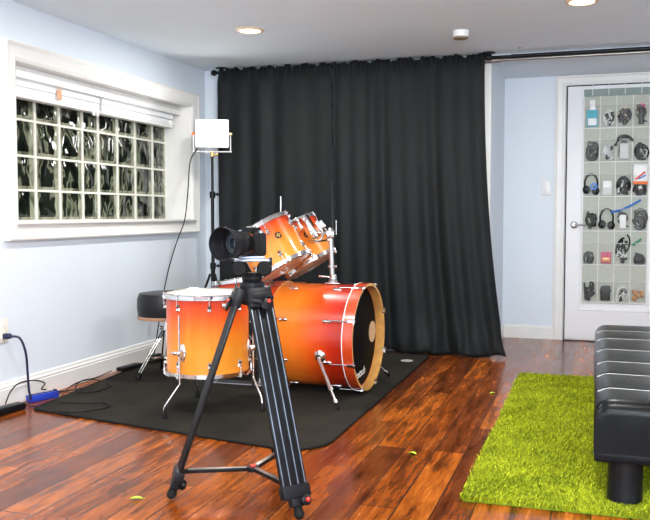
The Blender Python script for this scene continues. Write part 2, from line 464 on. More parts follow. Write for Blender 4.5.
b = BM()
for y in cols: box(b, (XG-.06,y-.008,.94), (XG+.001,y+.008,1.79))
for z in rows: box(b, (XG-.06,WY0,z-.0065), (XG+.0005,WY1,z+.0065))
box(b, (XG-.075,WY0-.02,.93), (XG-.06,WY1+.02,1.80))
box(b, (XG-.06,WY0,1.72), (XG,WY1,1.80))
obj('mortar', b, M_mortar, win, smooth=False, world=True)
for i in range(len(cols)-1):
    for j in range(len(rows)-1):
        y0,y1,z0,z1 = cols[i]+.007, cols[i+1]-.007, rows[j]+.006, rows[j+1]-.006
        b = BM(); n = 10
        rnd = random.Random(i*7+j)
        ph = [rnd.uniform(0,6) for _ in range(3)]
        g = [[None]*(n+1) for _ in range(n+1)]
        for a in range(n+1):
            for c in range(n+1):
                u, v = a/n, c/n
                e = min(1, 6*min(u,1-u))*min(1, 6*min(v,1-v))
                d = .006*e + .0045*e*math.sin(9*(u+.5*v)+ph[0]+1.4*math.sin(5*v+ph[1]))
                g[a][c] = b.verts.new((XG-.008+d, y0+(y1-y0)*u, z0+(z1-z0)*v))
        for a in range(n):
            for c in range(n):
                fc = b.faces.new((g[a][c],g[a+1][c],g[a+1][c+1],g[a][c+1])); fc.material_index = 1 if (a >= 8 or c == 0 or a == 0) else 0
        bk = [b.verts.new((XG-.055, y, z)) for y,z in ((y0,z0),(y1,z0),(y1,z1),(y0,z1))]
        b.faces.new(bk)
        b.faces.new([g[k][0] for k in range(n+1)]+[bk[1],bk[0]]); b.faces.new([g[n][k] for k in range(n+1)]+[bk[2],bk[1]])
        b.faces.new([g[n-k][n] for k in range(n+1)]+[bk[3],bk[2]]); b.faces.new([g[0][n-k] for k in range(n+1)]+[bk[0],bk[3]])
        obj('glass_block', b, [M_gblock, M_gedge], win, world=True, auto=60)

# blinds inside the recess
def shade(y0, y1, label, knob):
    t = thing('window_shade', label, 'window shade', (XL-.13, (y0+y1)/2, 1.63), group='raised shades in the basement window')
    b = BM(); rbox(b, (XL-.17,y0,1.722), (XL-.085,y1,1.784-.002), .006); obj('headrail', b, M_white, t, world=True)
    b = BM(); k = 2
    for i in range(k):
        z = 1.642+.041*i
        rbox(b, (XL-.155-.004*(i%2),y0+.01,z), (XL-.103+.004*(i%2),y1-.01,z+.0395), .003, seg=1)
    obj('gathered_fabric', b, M_blind, t, world=True)
    b = BM(); rbox(b, (XL-.16,y0+.008,1.622), (XL-.098,y1-.008,1.642), .004); obj('bottom_rail', b, M_white, t, world=True)
    if knob:
        b = BM(); lathe(b, [(.0,0),(.022,0),(.024,.004),(.02,.012),(.008,.014),(0,.014)], Matrix.Translation((XL-.10,y1-.05,1.655))@Matrix.Rotation(PI/2,4,'Y'), 20)
        obj('cord_wheel', b, M_white, t, world=True)
    else:
        b = BM(); rbox(b, (XL-.094,4.20,1.652), (XL-.090,4.245,1.712), .0015)
        obj('sticker', b, M_stick, t, world=True)
        b = BM(); rbox(b, (XL-.098,y1-.06,1.60), (XL-.085,y1-.045,1.66), .002); rbox(b, (XL-.098,y1-.10,1.60), (XL-.085,y1-.085,1.64), .002)
        obj('cord_clip', b, M_white, t, world=True)
    return t
M_stick = mat('faded_orange_sticker', (.80,.42,.26), .6, var=.45, scale=70)
shade(WY0+.012, 4.665, 'left white raised shade in the glass block window, with an orange sticker', False)
shade(4.675, WY1-.06, 'right white raised shade in the glass block window, with a round cord wheel', True)
b = BM(); rbox(b, (XL-.085,WY0+.008,1.722), (XL-.068,WY1-.01,1.783), .003)
tag(rebase(obj('shade_valance', b, M_white), (XL-.08,4.7,1.72)), 'long white valance board across the top of the window recess', 'valance')

# ------------------------------------------------------------ alcove door
DX0, DX1, DZ = -.225, .545, 2.012
b = BM()
prof = [(0,0),(0,.020),(.012,.022),(.02,.016),(.055,.014),(.062,.018),(.075,.018),(.085,.010),(.085,0)]
def door_leg(b, xo, s, z1):
    A = [b.verts.new((xo+s*a, D2-o, 0)) for a,o in prof]; B = [b.verts.new((xo+s*a, D2-o, z1-a)) for a,o in prof]
    for i in range(len(prof)-1): b.faces.new((A[i],A[i+1],B[i+1],B[i]))
    return B
zt = HA-.002
A_ = door_leg(b, DX0-.09, 1, zt); B_ = door_leg(b, DX1+.09, -1, zt)
for i in range(len(prof)-1): b.faces.new((A_[i],A_[i+1],B_[i+1],B_[i]))
struct('trim_2', b, M_trim, auto=25)
door = bpy.data.objects.new('door_1', None); C.objects.link(door); door.location = (DX0,D2,0); door['kind'] = 'structure'
yd = D2-.004
b = BM(); rbox(b, (DX0+.004,yd-.03,.008), (DX1-.004,yd,1.972), .003)
# raised moulding around the panel
def rectmould(b, x0,x1,z0,z1,y,w=.022,d=.010):
    pr = [(0,0),(.004,d),(w*.5,d*.6),(w-.004,d*.8),(w,0)]
    cs = [(x0,z0,1,1),(x1,z0,-1,1),(x1,z1,-1,-1),(x0,z1,1,-1)]
    R = [[b.verts.new((x+sx*a, y-o, z+sz*a)) for a,o in pr] for x,z,sx,sz in cs]
    for k in range(4):
        for i in range(len(pr)-1): b.faces.new((R[k][i],R[k][i+1],R[(k+1)%4][i+1],R[(k+1)%4][i]))
obj('door_panel', b, M_doorw, door, world=True)
b = BM(); rectmould(b, DX0+.11, DX1-.11, .24, 1.87, yd-.03); obj('panel_moulding', b, M_doorw, door, world=True, auto=20)
b = BM(); box(b, (DX0-.003,yd-.026,.0), (DX0+.004,yd,1.972)); box(b, (DX0-.003,yd-.026,1.972), (DX1,yd,1.980))
obj('shadow_gap', b, M_rubber, door, smooth=False, world=True)  # dark strip in place of the shade inside the door gap
hx, hz, hy = -.160, .905, yd-.03
hd = BM(); lathe(hd, [(.0,0),(.028,0),(.028,.004),(.022,.008),(.010,.010),(.010,.03),(0,.03)], Matrix.Translation((hx,hy,hz))@Matrix.Rotation(PI/2,4,'X'), 24)
ho = obj('door_handle', hd, M_steel, door, world=True); ho['label'] = 'satin steel lever handle'
b = BM(); tube(b, [(hx,hy-.028,hz),(hx+.02,hy-.036,hz),(hx+.06,hy-.036,hz+.002),(hx+.105,hy-.034,hz-.001)], .006); obj('lever', b, M_steel, ho, world=True)

# ------------------------------------------------------------ light switch, outlet
t = thing('light_switch', 'white toggle light switch on the pale blue wall left of the door', 'light switch', (-.378,D2,1.194))
b = BM(); rbox(b, (-.413,D2-.006,1.137), (-.343,D2-.0005,1.251), .003); obj('wall_plate', b, M_white, t, world=True)
b = BM(); rbox(b, (-.390,D2-.010,1.166), (-.366,D2-.005,1.222), .002); obj('toggle', b, M_white, t, world=True)
t = thing('wall_outlet', 'cream wall outlet low on the left wall with a dark plug in it', 'outlet', (XL,3.575,.40))
b = BM(); rbox(b, (XL+.0005,3.535,.33), (XL+.006,3.615,.455), .003); obj('wall_plate', b, M_plate, t, world=True)
for z in (.365,.42):
    b = BM(); rbox(b, (XL+.005,3.557,z-.015), (XL+.008,3.593,z+.015), .002); obj('socket', b, M_plate, t, world=True)

# ------------------------------------------------------------ ceiling fittings
def can(x, y, label, group=None):
    t = thing('recessed_light', label, 'ceiling light', (x,y,H), group=group)
    b = BM(); ring(b, [(.062,-.001),(.066,-.009),(.080,-.006),(.085,0),(.062,0)], seg=40); obj('trim_ring', b, M_canring, t)
    b = BM(); lathe(b, [(0,-.004),(.063,-.004),(.063,-.001),(0,-.001)], None, 32); obj('lens', b, M_lamp, t)
    l = bpy.data.lights.new('recessed_lamp', 'AREA'); l.shape = 'DISK'; l.size = .125; l.energy = CAN_W; l.color = (1,.96,.90)
    lo = bpy.data.objects.new('recessed_lamp', l); C.objects.link(lo); lo.location = (x,y,H-.012)
    return t
CAN_W = 23
M_lamp = emit('warm_lamp_lens', (1,.86,.62), 6)
M_canring = mat('warm_white_ring', (.85,.66,.45), .4)
can(-1.985, 4.714, 'round recessed ceiling light above the black curtain, left one in view')
can(-.087, 4.603, 'recessed ceiling light cut by the top edge of the photo')
for x in (-1.985,-.087):
    for y in (2.7,.8,-1.1):
        can(x, y, 'round recessed ceiling light behind the photographer', 'recessed lights out of view')
t = thing('smoke_detector', 'small white round smoke detector on the ceiling in front of the curtain', 'smoke detector', (-.79,5.127,H))
b = BM(); lathe(b, [(0,0),(.047,0),(.048,-.026),(.046,-.036),(0,-.036)], None, 36); obj('housing', b, M_white, t)
b = BM(); lathe(b, [(0,-.036),(.0455,-.036),(.043,-.046),(.02,-.049),(0,-.049)], None, 36); o = obj('cover', b, mat('taupe_plastic',(.22,.17,.11),.6), t); o['label'] = 'taupe cover under the detector'
b = BM(); cyl(b, (0,0,0), (0,0,-.004), .009); tube(b, [(0,0,-.003),(0,0,-.014),(.006,0,-.022),(0,0,-.030),(-.006,0,-.024)], .0022)
o = obj('ceiling_hook', b, M_pewter); o.location = (-.494,5.731,H); tag(o, 'tiny metal hook in the ceiling right of the curtain rod bracket', 'hook')

# ------------------------------------------------------------ curtain rods and curtains
RY, RZ = 5.853, 2.052
t = thing('curtain_rod', 'long black curtain rod under the ceiling running across the room', 'curtain rod', (-.7,RY,RZ))
b = BM(); cyl(b, (-2.735,RY,RZ), (-.55,RY,RZ), .011); cyl(b, (-.56,RY,RZ), (1.72,RY,RZ+.002), .0135); obj('rod', b, M_blackm, t, world=True)
b = BM(); lathe(b, [(0,0),(.014,0),(.014,.01),(.022,.016),(.024,.026),(.015,.034),(.018,.042),(0,.05)], Matrix.Translation((-2.735,RY,RZ))@Matrix.Rotation(-PI/2,4,'Y'), 20)
obj('finial', b, M_blackm, t, world=True)
for x in (-2.70,-.71):
    b = BM(); lathe(b, [(0,0),(.042,0),(.042,-.006),(.012,-.009),(.012,-.02),(0,-.02)], Matrix.Translation((x,RY,H-.0005)), 24)
    cyl(b, (x-.012,RY,H-.012), (x-.012,RY,RZ), .006); cyl(b, (x+.012,RY,H-.012), (x+.012,RY,RZ), .006)
    lathe(b, [(.018,-.018),(.021,-.014),(.021,.014),(.018,.018)], Matrix.Translation((x,RY,RZ))@Matrix.Rotation(PI/2,4,'Y'), 20)
    obj('ceiling_bracket', b, M_blackm, t, world=True)
t = thing('curtain_rod', 'pewter grey second rod just below the long black curtain rod', 'curtain rod', (.3,RY+.035,RZ-.014))
b = BM(); cyl(b, (-.76,RY+.03,RZ-.016), (1.72,RY+.03,RZ-.014), .011); obj('rod', b, M_pewter, t, world=True)
b = BM(); lathe(b, [(.013,0),(.0165,.003),(.0165,.10),(.013,.103)], Matrix.Translation((-.74,RY+.03,RZ-.016))@Matrix.Rotation(PI/2,4,'Y'), 20)
obj('collar', b, M_pewter, t, world=True)

def curtain(x0t, x1t, x0b, x1b, label, seed, ph0, nf, dy=0):
    rnd = random.Random(seed)
    nx, nz = 260, 90
    ztop = RZ+.016+.002
    fr = [(rnd.uniform(.7,1.3)*nf, rnd.uniform(0,6.28), rnd.uniform(.5,1)) for _ in range(3)]
    def fold(u, v):
        s = 0
        for k,(f,p,a) in enumerate(fr): s += a*math.sin(2*PI*f*(1+.35*k)*u + p + .5*math.sin(2.2*v+p))
        return s/3
    b = BM(); G = []
    for j in range(nz+1):
        v = j/nz            # 0 top, 1 bottom
        vv = v**1.0
        row = []
        for i in range(nx+1):
            u = i/nx
            z = ztop*(1-v)+.006*v
            e = v**2.2 if x1b-x1t > .05 else v
            xl = x0t+(x0b-x0t)*v; xr = x1t+(x1b-x1t)*e
            x = xl+(xr-xl)*u
            amp = .016+.034*min(1,v*1.3)
            y = RY-.035 + amp*fold(u,v)
            # gathered pocket round the rod
            gth = math.exp(-((z-RZ)/.05)**2)
            y = y*(1-gth) + (RY-.020 - .006*math.sin(u*230+seed) - .004*math.sin(u*97))*gth
            if j == 0:
                y += .010+.010*math.sin(u*150+1.3)
                z += .004+.006*math.sin(u*83+ph0)+.008*math.sin(u*39+seed) + .004*math.sin(u*171)
                z = min(z, H-.003)
            # break of the cloth on the floor
            if v > .86:
                q = (v-.86)/.14
                y += -.030*q*math.sin(q*PI*.75) - .016*q*math.sin(u*23+seed)
                z += .016*q*(.5+.5*math.sin(u*31+seed*2))*(1 if v>.97 else .4)
                x += .010*q*math.sin(u*40+q*5)
            z += .004*math.sin(u*60)*v
            row.append(b.verts.new((x, min(y+dy, D1-.018), max(z,.004))))
        G.append(row)
    for j in range(nz):
        for i in range(nx): b.faces.new((G[j][i],G[j][i+1],G[j+1][i+1],G[j+1][i]))
    o = obj('curtain', b, M_curt, auto=180)
    rebase(o, ((x0t+x1t)/2,RY,0))
    s = o.modifiers.new('s','SOLIDIFY'); s.thickness = .003
    tag(o, label, 'curtain', 'black blackout curtain panels')
    return o
curtain(-2.715,-1.822,-2.70,-1.812, 'left black curtain panel hanging behind the light stand and toms', 3, 1.0, 4, .004)
curtain(-1.814,-.735,-1.806,-.575, 'right wider black curtain panel, its hem flaring out on the floor', 8, 2.0, 4)

# ------------------------------------------------------------ charcoal rug under the kit
corn = [(-2.69,3.55),(-1.19,3.25),(-1.075,3.36),(-1.083,5.74),(-2.60,5.80),(-2.83,5.02)]
poly = []
def arc(pts, r_list):
    out = []; n = len(pts)
    for i,(p,r) in enumerate(zip(pts, r_list)):
        P0 = Vector(pts[i-1]); P = Vector(p); P1 = Vector(pts[(i+1)%n])
        a = (P0-P).normalized()*r; c = (P1-P).normalized()*r
        for k in range(7):
            t = k/6; out.append(tuple((P+a)*(1-t)**2 + P*2*t*(1-t) + (P+c)*t*t))
    return out
poly = arc([Vector(c) for c in corn], [.03,.07,.09,.05,.05,.05])
poly = [(p[0],p[1]) for p in poly]
t = thing('area_rug', 'large charcoal low-pile rug lying under the drum kit', 'rug', (-1.9,4.4,0))
b = BM(); prism(b, poly, .001, .008); obj('carpet', b, M_rug, t, smooth=False, world=True)
b = BM(); tube(b, [(x,y,.0065) for x,y in poly]+[(poly[0][0],poly[0][1],.0065)], .006, 6, smooth=False); obj('binding_edge', b, M_rubber, t, world=True)
b = BM(); lathe(b, [(0,0),(.040,0),(.040,.0012),(0,.0012)], Matrix.Translation((-1.19,5.50,.0082))@Matrix.Rotation(.2,4,'Z')@Matrix.Diagonal((1,1.0,1,1)), 28)
o = obj('woven_label', b, M_white, t, world=True); o['label'] = 'white oval label near the rug corner'
b = BM(); ring(b, [(.030,.0093),(.033,.0093),(.033,.0099),(.030,.0099)], Matrix.Translation((-1.19,5.50,0)), 28)
rbox(b, (-1.212,5.494,.0093), (-1.168,5.506,.0099), .0002); obj('mark', b, M_cable, o, world=True)

# ------------------------------------------------------------ drums
def polar(r, a, z=0): return Vector((r*math.cos(a), r*math.sin(a), z))

def lug_bm(R, a, z, L=.05, w=.011, dr=.016):
    b = BM()
    M = Matrix.Rotation(a,4,'Z')@Matrix.Translation((R,0,z))
    lathe(b, [(0,-L/2),(w*.55,-L/2+.002),(w,-L*.25),(w*.7,0),(w,L*.25),(w*.55,L/2-.002),(0,L/2)], M@Matrix.Diagonal((1.2,1,1,1)), 12)
    rbox(b, (-.002,-w*.8,-L*.36), (.004,w*.8,L*.36), .001, M)
    return b

def metal_hoop(R, z, s):
    """flanged steel hoop, s=+1 opens upward"""
    b = BM()
    ring(b, [(R+.004,z-.010*s),(R+.017,z-.010*s),(R+.017,z-.007*s),(R+.0085,z-.006*s),(R+.0085,z+.010*s),(R+.013,z+.0135*s),(R+.0115,z+.0155*s),(R+.006,z+.012*s),(R+.006,z-.006*s),(R+.004,z-.007*s)], None, 56)
    return b

def metal_drum(name, label, R, D, nl, msh, loc, rot, lugstyle='mid', a0=0, headmat=None, cat='drum', dark=False, group=None):
    t = thing(name, label, cat, loc, rot, group)
    b = BM(); lathe(b, [(R-.008,0),(R,.0),(R,D),(R-.008,D)], None, 64, False, False); obj('shell', b, msh, t)
    b = BM(); lathe(b, [(0,D+.006),(R-.012,D+.006),(R-.002,D+.003),(R+.005,D-.006)], None, 56, False, False); obj('batter_head', b, headmat or M_offwhite, t)
    b = BM(); lathe(b, [(R+.005,.006),(R-.002,-.003),(R-.012,-.006),(0,-.006)], None, 56, False, False); obj('resonant_head', b, M_res, t)
    b = metal_hoop(R, D-.004, 1); obj('hoop', b, M_chrome, t)
    b = metal_hoop(R, .004, -1); obj('hoop', b, M_chrome, t)
    for k in range(nl):
        a = a0+2*PI*k/nl
        for z, s in ((D-.055, 1), (.055, -1)) if lugstyle == 'pair' else ((D*.76, 1), (D*.22, -1)):
            lg = obj('lug', lug_bm(R, a, z, .042, .0135), M_chrome, t)
            r = BM(); p = polar(R+.012, a)
            zz = D+.002 if s > 0 else -.002
            cyl(r, (p.x,p.y,z+s*.014), (p.x,p.y,zz), .0028, seg=8); cyl(r, (p.x,p.y,zz), (p.x,p.y,zz+s*.010), .0048, seg=8)
            cyl(r, (p.x,p.y,zz-s*.012), (p.x,p.y,zz-s*.006), .0085, seg=10)
            obj('tension_rod', r, M_chrome, lg)
    return t
M_res = mat('translucent_head_film', (.74,.52,.34), .25, var=.06, scale=8)

def badge(t, R, a, z, r=.016):
    M = Matrix.Rotation(a,4,'Z')@Matrix.Translation((R,0,z))@Matrix.Rotation(PI/2,4,'Y')
    b = BM(); lathe(b, [(0,0),(r,0),(r,.002),(r*.85,.003),(0,.003)], M@Matrix.Rotation(PI/4,4,'Z'), 8)
    o = obj('badge', b, M_blackm, t); o['label'] = 'dark metal maker badge'
    b = BM(); ring(b, [(r*.25,.003),(r*.45,.003),(r*.45,.004),(r*.25,.004)], M, 16)
    for k in range(4): lathe(b, [(0,0.003),(.0022,.003),(.0022,.004),(0,.004)], M@Matrix.Rotation(k*PI/2,4,'Z')@Matrix.Translation((r*.68,0,0)), 8)
    obj('emblem', b, M_gold, o)

# floor tom
FT = (-1.850,3.83,.205)
ft = metal_drum('floor_tom', 'orange sunburst floor tom with chrome hoops on bent chrome legs', .205, .385, 8, M_fl, FT, (0,0,0), 'pair', a0=math.radians(-67-45+5))
for ang in (-100.7, 16, 139):
    a = math.radians(ang)
    b = BM(); M = Matrix.Rotation(a,4,'Z')@Matrix.Translation((.205,0,.115))
    lathe(b, [(0,-.045),(.010,-.042),(.026,0),(.010,.042),(0,.045)], M@Matrix.Diagonal((.5,1,1,1)), 20)
    rbox(b, (0,-.012,-.012), (.032,.012,.012), .003, M)
    br = obj('leg_bracket', b, M_chrome, ft)
    b = BM(); M2 = M@Matrix.Translation((.022,-.028,0))
    ball(b, (0,0,0), .011, (1,1,1), 12, M2); rbox(b, (-.004,-.022,-.006), (.004,0,.006), .002, M2); obj('wing_nut', b, M_chrome, br)
    r0 = .229
    pts = [polar(r0,a,.30), polar(r0,a,.0), polar(r0,a,-.035), polar(r0+.006,a-.04,-.05), polar(r0+.045,a-.16,-.12), polar(r0+.055,a-.2,-.15), polar(r0+.055,a-.2,-.178)]
    b = BM(); tube(b, pts, .0052, 10, n=5)
    lg = obj('leg', b, M_chrome, ft)
    p = polar(r0+.055,a-.2,-.196)
    b = BM(); lathe(b, [(.0,0),(.014,0),(.013,.022),(.008,.034),(0,.034)], Matrix.Translation(p), 14); obj('rubber_foot', b, M_rubber, lg)
aC = math.atan2(-3.83, 1.84)           # direction from the tom towards the photographer
badge(ft, .205, aC+.42, .20, .014)
b = BM(); M = Matrix.Rotation(aC+.42,4,'Z')@Matrix.Translation((.205,0,.345))
rbox(b, (0,-.022,-.012), (.018,.022,.012), .004, M); obj('bracket_plate', b, M_chrome, ft)

# rack toms
TY = math.radians(-32)
def rack_tom(loc, label):
    t = metal_drum('rack_tom', label, .161, .245, 6, M_rk, loc, (0,TY,0), 'mid', a0=math.radians(-75-60+12), group='rack toms above the bass drum')
    return t
rt = rack_tom((-1.619,4.30,.698), 'near orange rack tom tilted above the bass drum, just behind the camera')
badge(rt, .161, math.radians(-48), .145, .020)
rt2 = dup(rt, (-1.583,4.668,.694), (0,TY,0), 'far orange rack tom tilted behind the near one, by the chrome mount')
# drumstick-thin rod standing over the near tom
b = BM(); cyl(b, (-1.635,4.30,.995), (-1.635,4.30,1.085), .0028, seg=8); cyl(b, (-1.635,4.30,.985), (-1.635,4.30,1.0), .006, seg=10)
o = obj('thin_rod', b, M_steel); rebase(o, (-1.635,4.30,.985))
tag(o, 'thin upright metal rod rising from the rim of the near rack tom', 'rod')

# tom holder: bracket plates, arms and post
th = thing('tom_holder', 'chrome tom mount with a post rising from the bass drum top', 'drum mount', (-1.385,4.46,.600))
b = BM(); cyl(b, (-1.388,4.46,.607), (-1.402,4.46,.880), .0135); obj('post', b, M_chrome, th, world=True)
b = BM(); rbox(b, (-1.425,4.425,.603), (-1.345,4.495,.612), .003); lathe(b, [(.026,0),(.026,.012),(.020,.018),(.020,.04),(.015,.046)], Matrix.Translation((-1.385,4.46,.610)), 20)
cyl(b, (-1.405,4.46,.64), (-1.45,4.44,.645), .005); ball(b, (-1.455,4.438,.645), .010, (1,1,.7)); obj('base_plate', b, M_chrome, th, world=True)
for z in (.70,.78):
    b = BM(); lathe(b, [(.0135,-.008),(.021,-.006),(.021,.006),(.0135,.008)], Matrix.Translation((-1.395,4.46,z)), 18)
    cyl(b, (-1.395,4.46,z), (-1.365,4.445,z), .005); ball(b, (-1.363,4.444,z), .009, (.6,1,1)); obj('memory_lock', b, M_chrome, th, world=True)
b = BM(); rbox(b, (-1.425,4.438,.855), (-1.378,4.482,.900), .008); ball(b, (-1.402,4.46,.898), .018)
cyl(b, (-1.41,4.46,.88), (-1.50,4.465,.89), .013); obj('top_block', b, M_chrome, th, world=True)
Rt = Matrix.Translation((-1.534,4.468,.912))@Matrix.Rotation(TY,4,'Y')@Matrix.Scale(1.3,4)
b = BM(); rbox(b, (-.018,-.022,-.058), (.026,.022,.058), .010, Rt); rbox(b, (.026,-.018,-.040), (.075,.018,-.002), .006, Rt)
rbox(b, (-.075,-.018,.005), (-.012,.018,.060), .008, Rt)
obj('mount_body', b, M_chrome, th, world=True)
b = BM(); tube(b, [Rt@V(-.02,-.04,-.055),Rt@V(.03,-.045,-.08),Rt@V(.055,-.03,-.05),Rt@V(.045,-.02,-.005)], .006); obj('arm', b, M_chrome, th, world=True)
b = BM(); tube(b, [Rt@V(-.02,.04,-.055),Rt@V(.03,.045,-.08),Rt@V(.055,.03,-.05),Rt@V(.045,.02,-.005)], .006); obj('arm', b, M_chrome, th, world=True)
for k,(x,y,z) in enumerate([(-.05,-.022,.03),(.012,-.026,.04),(.01,-.026,-.03),(-.09,-.02,.05)]):
    b = BM(); ball(b, (x,y,z), .012, (1,.8,1), 12, Rt); rbox(b, (x-.003,y-.018,z-.012), (x+.003,y-.004,z+.012), .001, Rt); obj('wing_nut', b, M_chrome, th, world=True)
b = BM(); cyl(b, (-1.380,4.50,.875), (-1.380,4.50,.955), .003); obj('key_rod', b, M_steel, th, world=True)

# bass drum; local z is the drum axis, +z the front head
BR, BD = .282, .45
bd = thing('bass_drum', 'large orange to red sunburst bass drum with a black front head', 'drum', (-1.672,4.47,.318), (0,PI/2,math.radians(-3)))
b = BM(); lathe(b, [(BR-.008,0),(BR,0),(BR,BD),(BR-.008,BD)], None, 96, False, False); obj('shell', b, M_bs, bd)
def whoop(z0, z1, zin):
    b = BM(); ring(b, [(BR+.003,z0),(BR+.0125,z0),(BR+.0125,z1-.001),(BR+.0115,z1),(BR-.002,z1),(BR-.002,zin)], None, 96)
    for f in b.faces:
        c = f.calc_center_median(); r = math.hypot(c.x,c.y)
        f.material_index = 0 if r > BR+.010 else 1
    return b
hp = obj('hoop', whoop(BD-.012,BD+.050,BD-.004), [M_hoopred,M_wood_in], bd); hp['label'] = 'front wooden hoop with pale inlay'
b = BM(); ring(b, [(BR+.0125,BD-.009),(BR+.0135,BD-.009),(BR+.0135,BD-.0045),(BR+.0125,BD-.0045)], None, 96); obj('inlay', b, M_white, hp)
hp2 = obj('hoop', whoop(-.045,.012,.0), [M_hoopred,M_wood_in], bd)
b = BM(); lathe(b, [(0,BD+.001),(BR-.010,BD+.001),(BR-.001,BD-.002)], None, 80, False, False); fh = obj('front_head', b, M_headblk, bd); fh['label'] = 'black front head'
b = BM(); lathe(b, [(BR-.001,.002),(BR-.010,-.001),(0,-.001)], None, 80, False, False); obj('batter_head', b, M_offwhite, bd)
# local frame: x -> world -z, y -> world y, z -> world x   (head seen from +z)
b = BM(); lathe(b, [(0,BD+.001),(.060,BD+.001),(.060,BD+.003),(0,BD+.003)], Matrix.Translation((.000,.205,0)), 32); o = obj('port_patch', b, M_tan, fh); o['label'] = 'round tan patch on the black head'
b = BM(); tm = text_mesh('Gretsch', .062, .0006, .3)
merge(b, tm, Matrix.Translation((.205,-.035,BD+.0035))@Matrix.Rotation(math.radians(5),4,'Z')@Matrix.Rotation(PI/2,4,'Z'))
o = obj('maker_logo', b, M_white, fh, smooth=False); o['label'] = 'small white script lettering'
nl = 8
for k in range(nl):
    a = 2*PI*(k+.5)/nl
    for s in (1,-1):
        z = BD*.78 if s > 0 else BD*.22
        lg = obj('lug', lug_bm(BR, a, z, .055, .012), M_chrome, bd)
        p = polar(BR+.017, a); ze = BD+.048 if s > 0 else -.044
        r = BM(); cyl(r, (p.x,p.y,z+s*.02), (p.x,p.y,ze), .0035, seg=8)
        M = Matrix.Rotation(a,4,'Z')@Matrix.Translation((BR+.017,0,ze))
        rbox(r, (-.022,-.008,-.004 if s>0 else -.004), (.008,.008,.004), .002, M)
        rbox(r, (-.001,-.008,-.030 if s>0 else 0), (.006,.008,0 if s>0 else .030), .002, M)
        cyl(r, (p.x,p.y,ze), (p.x,p.y,ze+s*.012), .005, seg=8)
        rbox(r, (-.002,-.018,-.004 if s < 0 else .004), (.003,.018,.004 if s < 0 else .010), .001, M)
        obj('claw_hook', r, M_chrome, lg)
# spurs
def spur(sy):
    a = math.atan2(sy*.27, .075); P = polar(BR, a, BD*.70)
    Mx = Matrix.Rotation(a,4,'Z')@Matrix.Translation((BR,0,BD*.70))
    b = BM(); lathe(b, [(.034,0),(.034,.004),(.026,.012),(.018,.022),(0,.024)], Mx@Matrix.Rotation(PI/2,4,'Y'), 22)
    s = obj('spur_bracket', b, M_chrome, bd)
    q0 = polar(BR+.022, a, BD*.70); q1 = V(.302, sy*.455, BD*.70+.170)
    d = (q1-q0)
    b = BM(); cyl(b, q0, q0+d*.62, .0095); cyl(b, q0+d*.58, q0+d*.66, .013); cyl(b, q0+d*.6, q0+d*.93, .0065); cyl(b, q0+d*.84, q0+d*.9, .011)
    lg = obj('spur_leg', b, M_chrome, s)
    b = BM(); cyl(b, q0+d*.90, q0+d*1.0, .012, .007); obj('rubber_tip', b, M_rubber, lg)
spur(-1); spur(1)

# kick pedal hint, behind the tripod
t = thing('bass_pedal', 'chrome kick pedal at the left end of the bass drum', 'drum pedal', (-1.93,4.45,.009))
b = BM(); rbox(b, (-2.10,4.41,.009), (-1.80,4.50,.017), .003); obj('base_plate', b, M_steel, t, world=True)
b = BM(); Mp = Matrix.Translation((-2.09,4.455,.02))@Matrix.Rotation(math.radians(-16),4,'Y'); rbox(b, (0,-.04,0), (.22,.04,.008), .003, Mp); obj('footboard', b, M_steel, t, world=True)
b = BM()
for y in (4.405,4.505): cyl(b, (-1.845,y,.012), (-1.845,y,.23), .007)
cyl(b, (-1.845,4.40,.22), (-1.845,4.51,.22), .006); obj('frame_posts', b, M_chrome, t, world=True)
b = BM(); cyl(b, (-1.845,4.455,.22), (-1.865,4.455,.36), .004); ball(b, (-1.865,4.455,.375), .026, (.8,1,1)); obj('beater', b, M_chrome, t, world=True)

# snare on its stand
t = metal_drum('snare_drum', 'red-orange snare drum with chrome rim between floor tom and rack toms', .176, .140, 8, M_sn, (-2.045,4.76,.452), (0,math.radians(-9),0), 'mid', a0=.2)
t2 = thing('snare_stand', 'chrome stand holding the snare drum, mostly hidden by the floor tom', 'drum stand', (-2.04,4.76,.009))
b = BM(); cyl(b, (-2.04,4.76,.12), (-2.04,4.76,.40), .012); obj('pole', b, M_chrome, t2, world=True)
for k in range(3):
    a = 2*PI*k/3+.6
    b = BM(); cyl(b, (-2.04,4.76,.26), (-2.04+.2*math.cos(a),4.76+.2*math.sin(a),.018), .008); obj('leg', b, M_chrome, t2, world=True)
    b = BM(); cyl(b, (-2.04,4.76,.40), (-2.04+.14*math.cos(a),4.76+.14*math.sin(a),.432), .007); obj('basket_arm', b, M_chrome, t2, world=True)

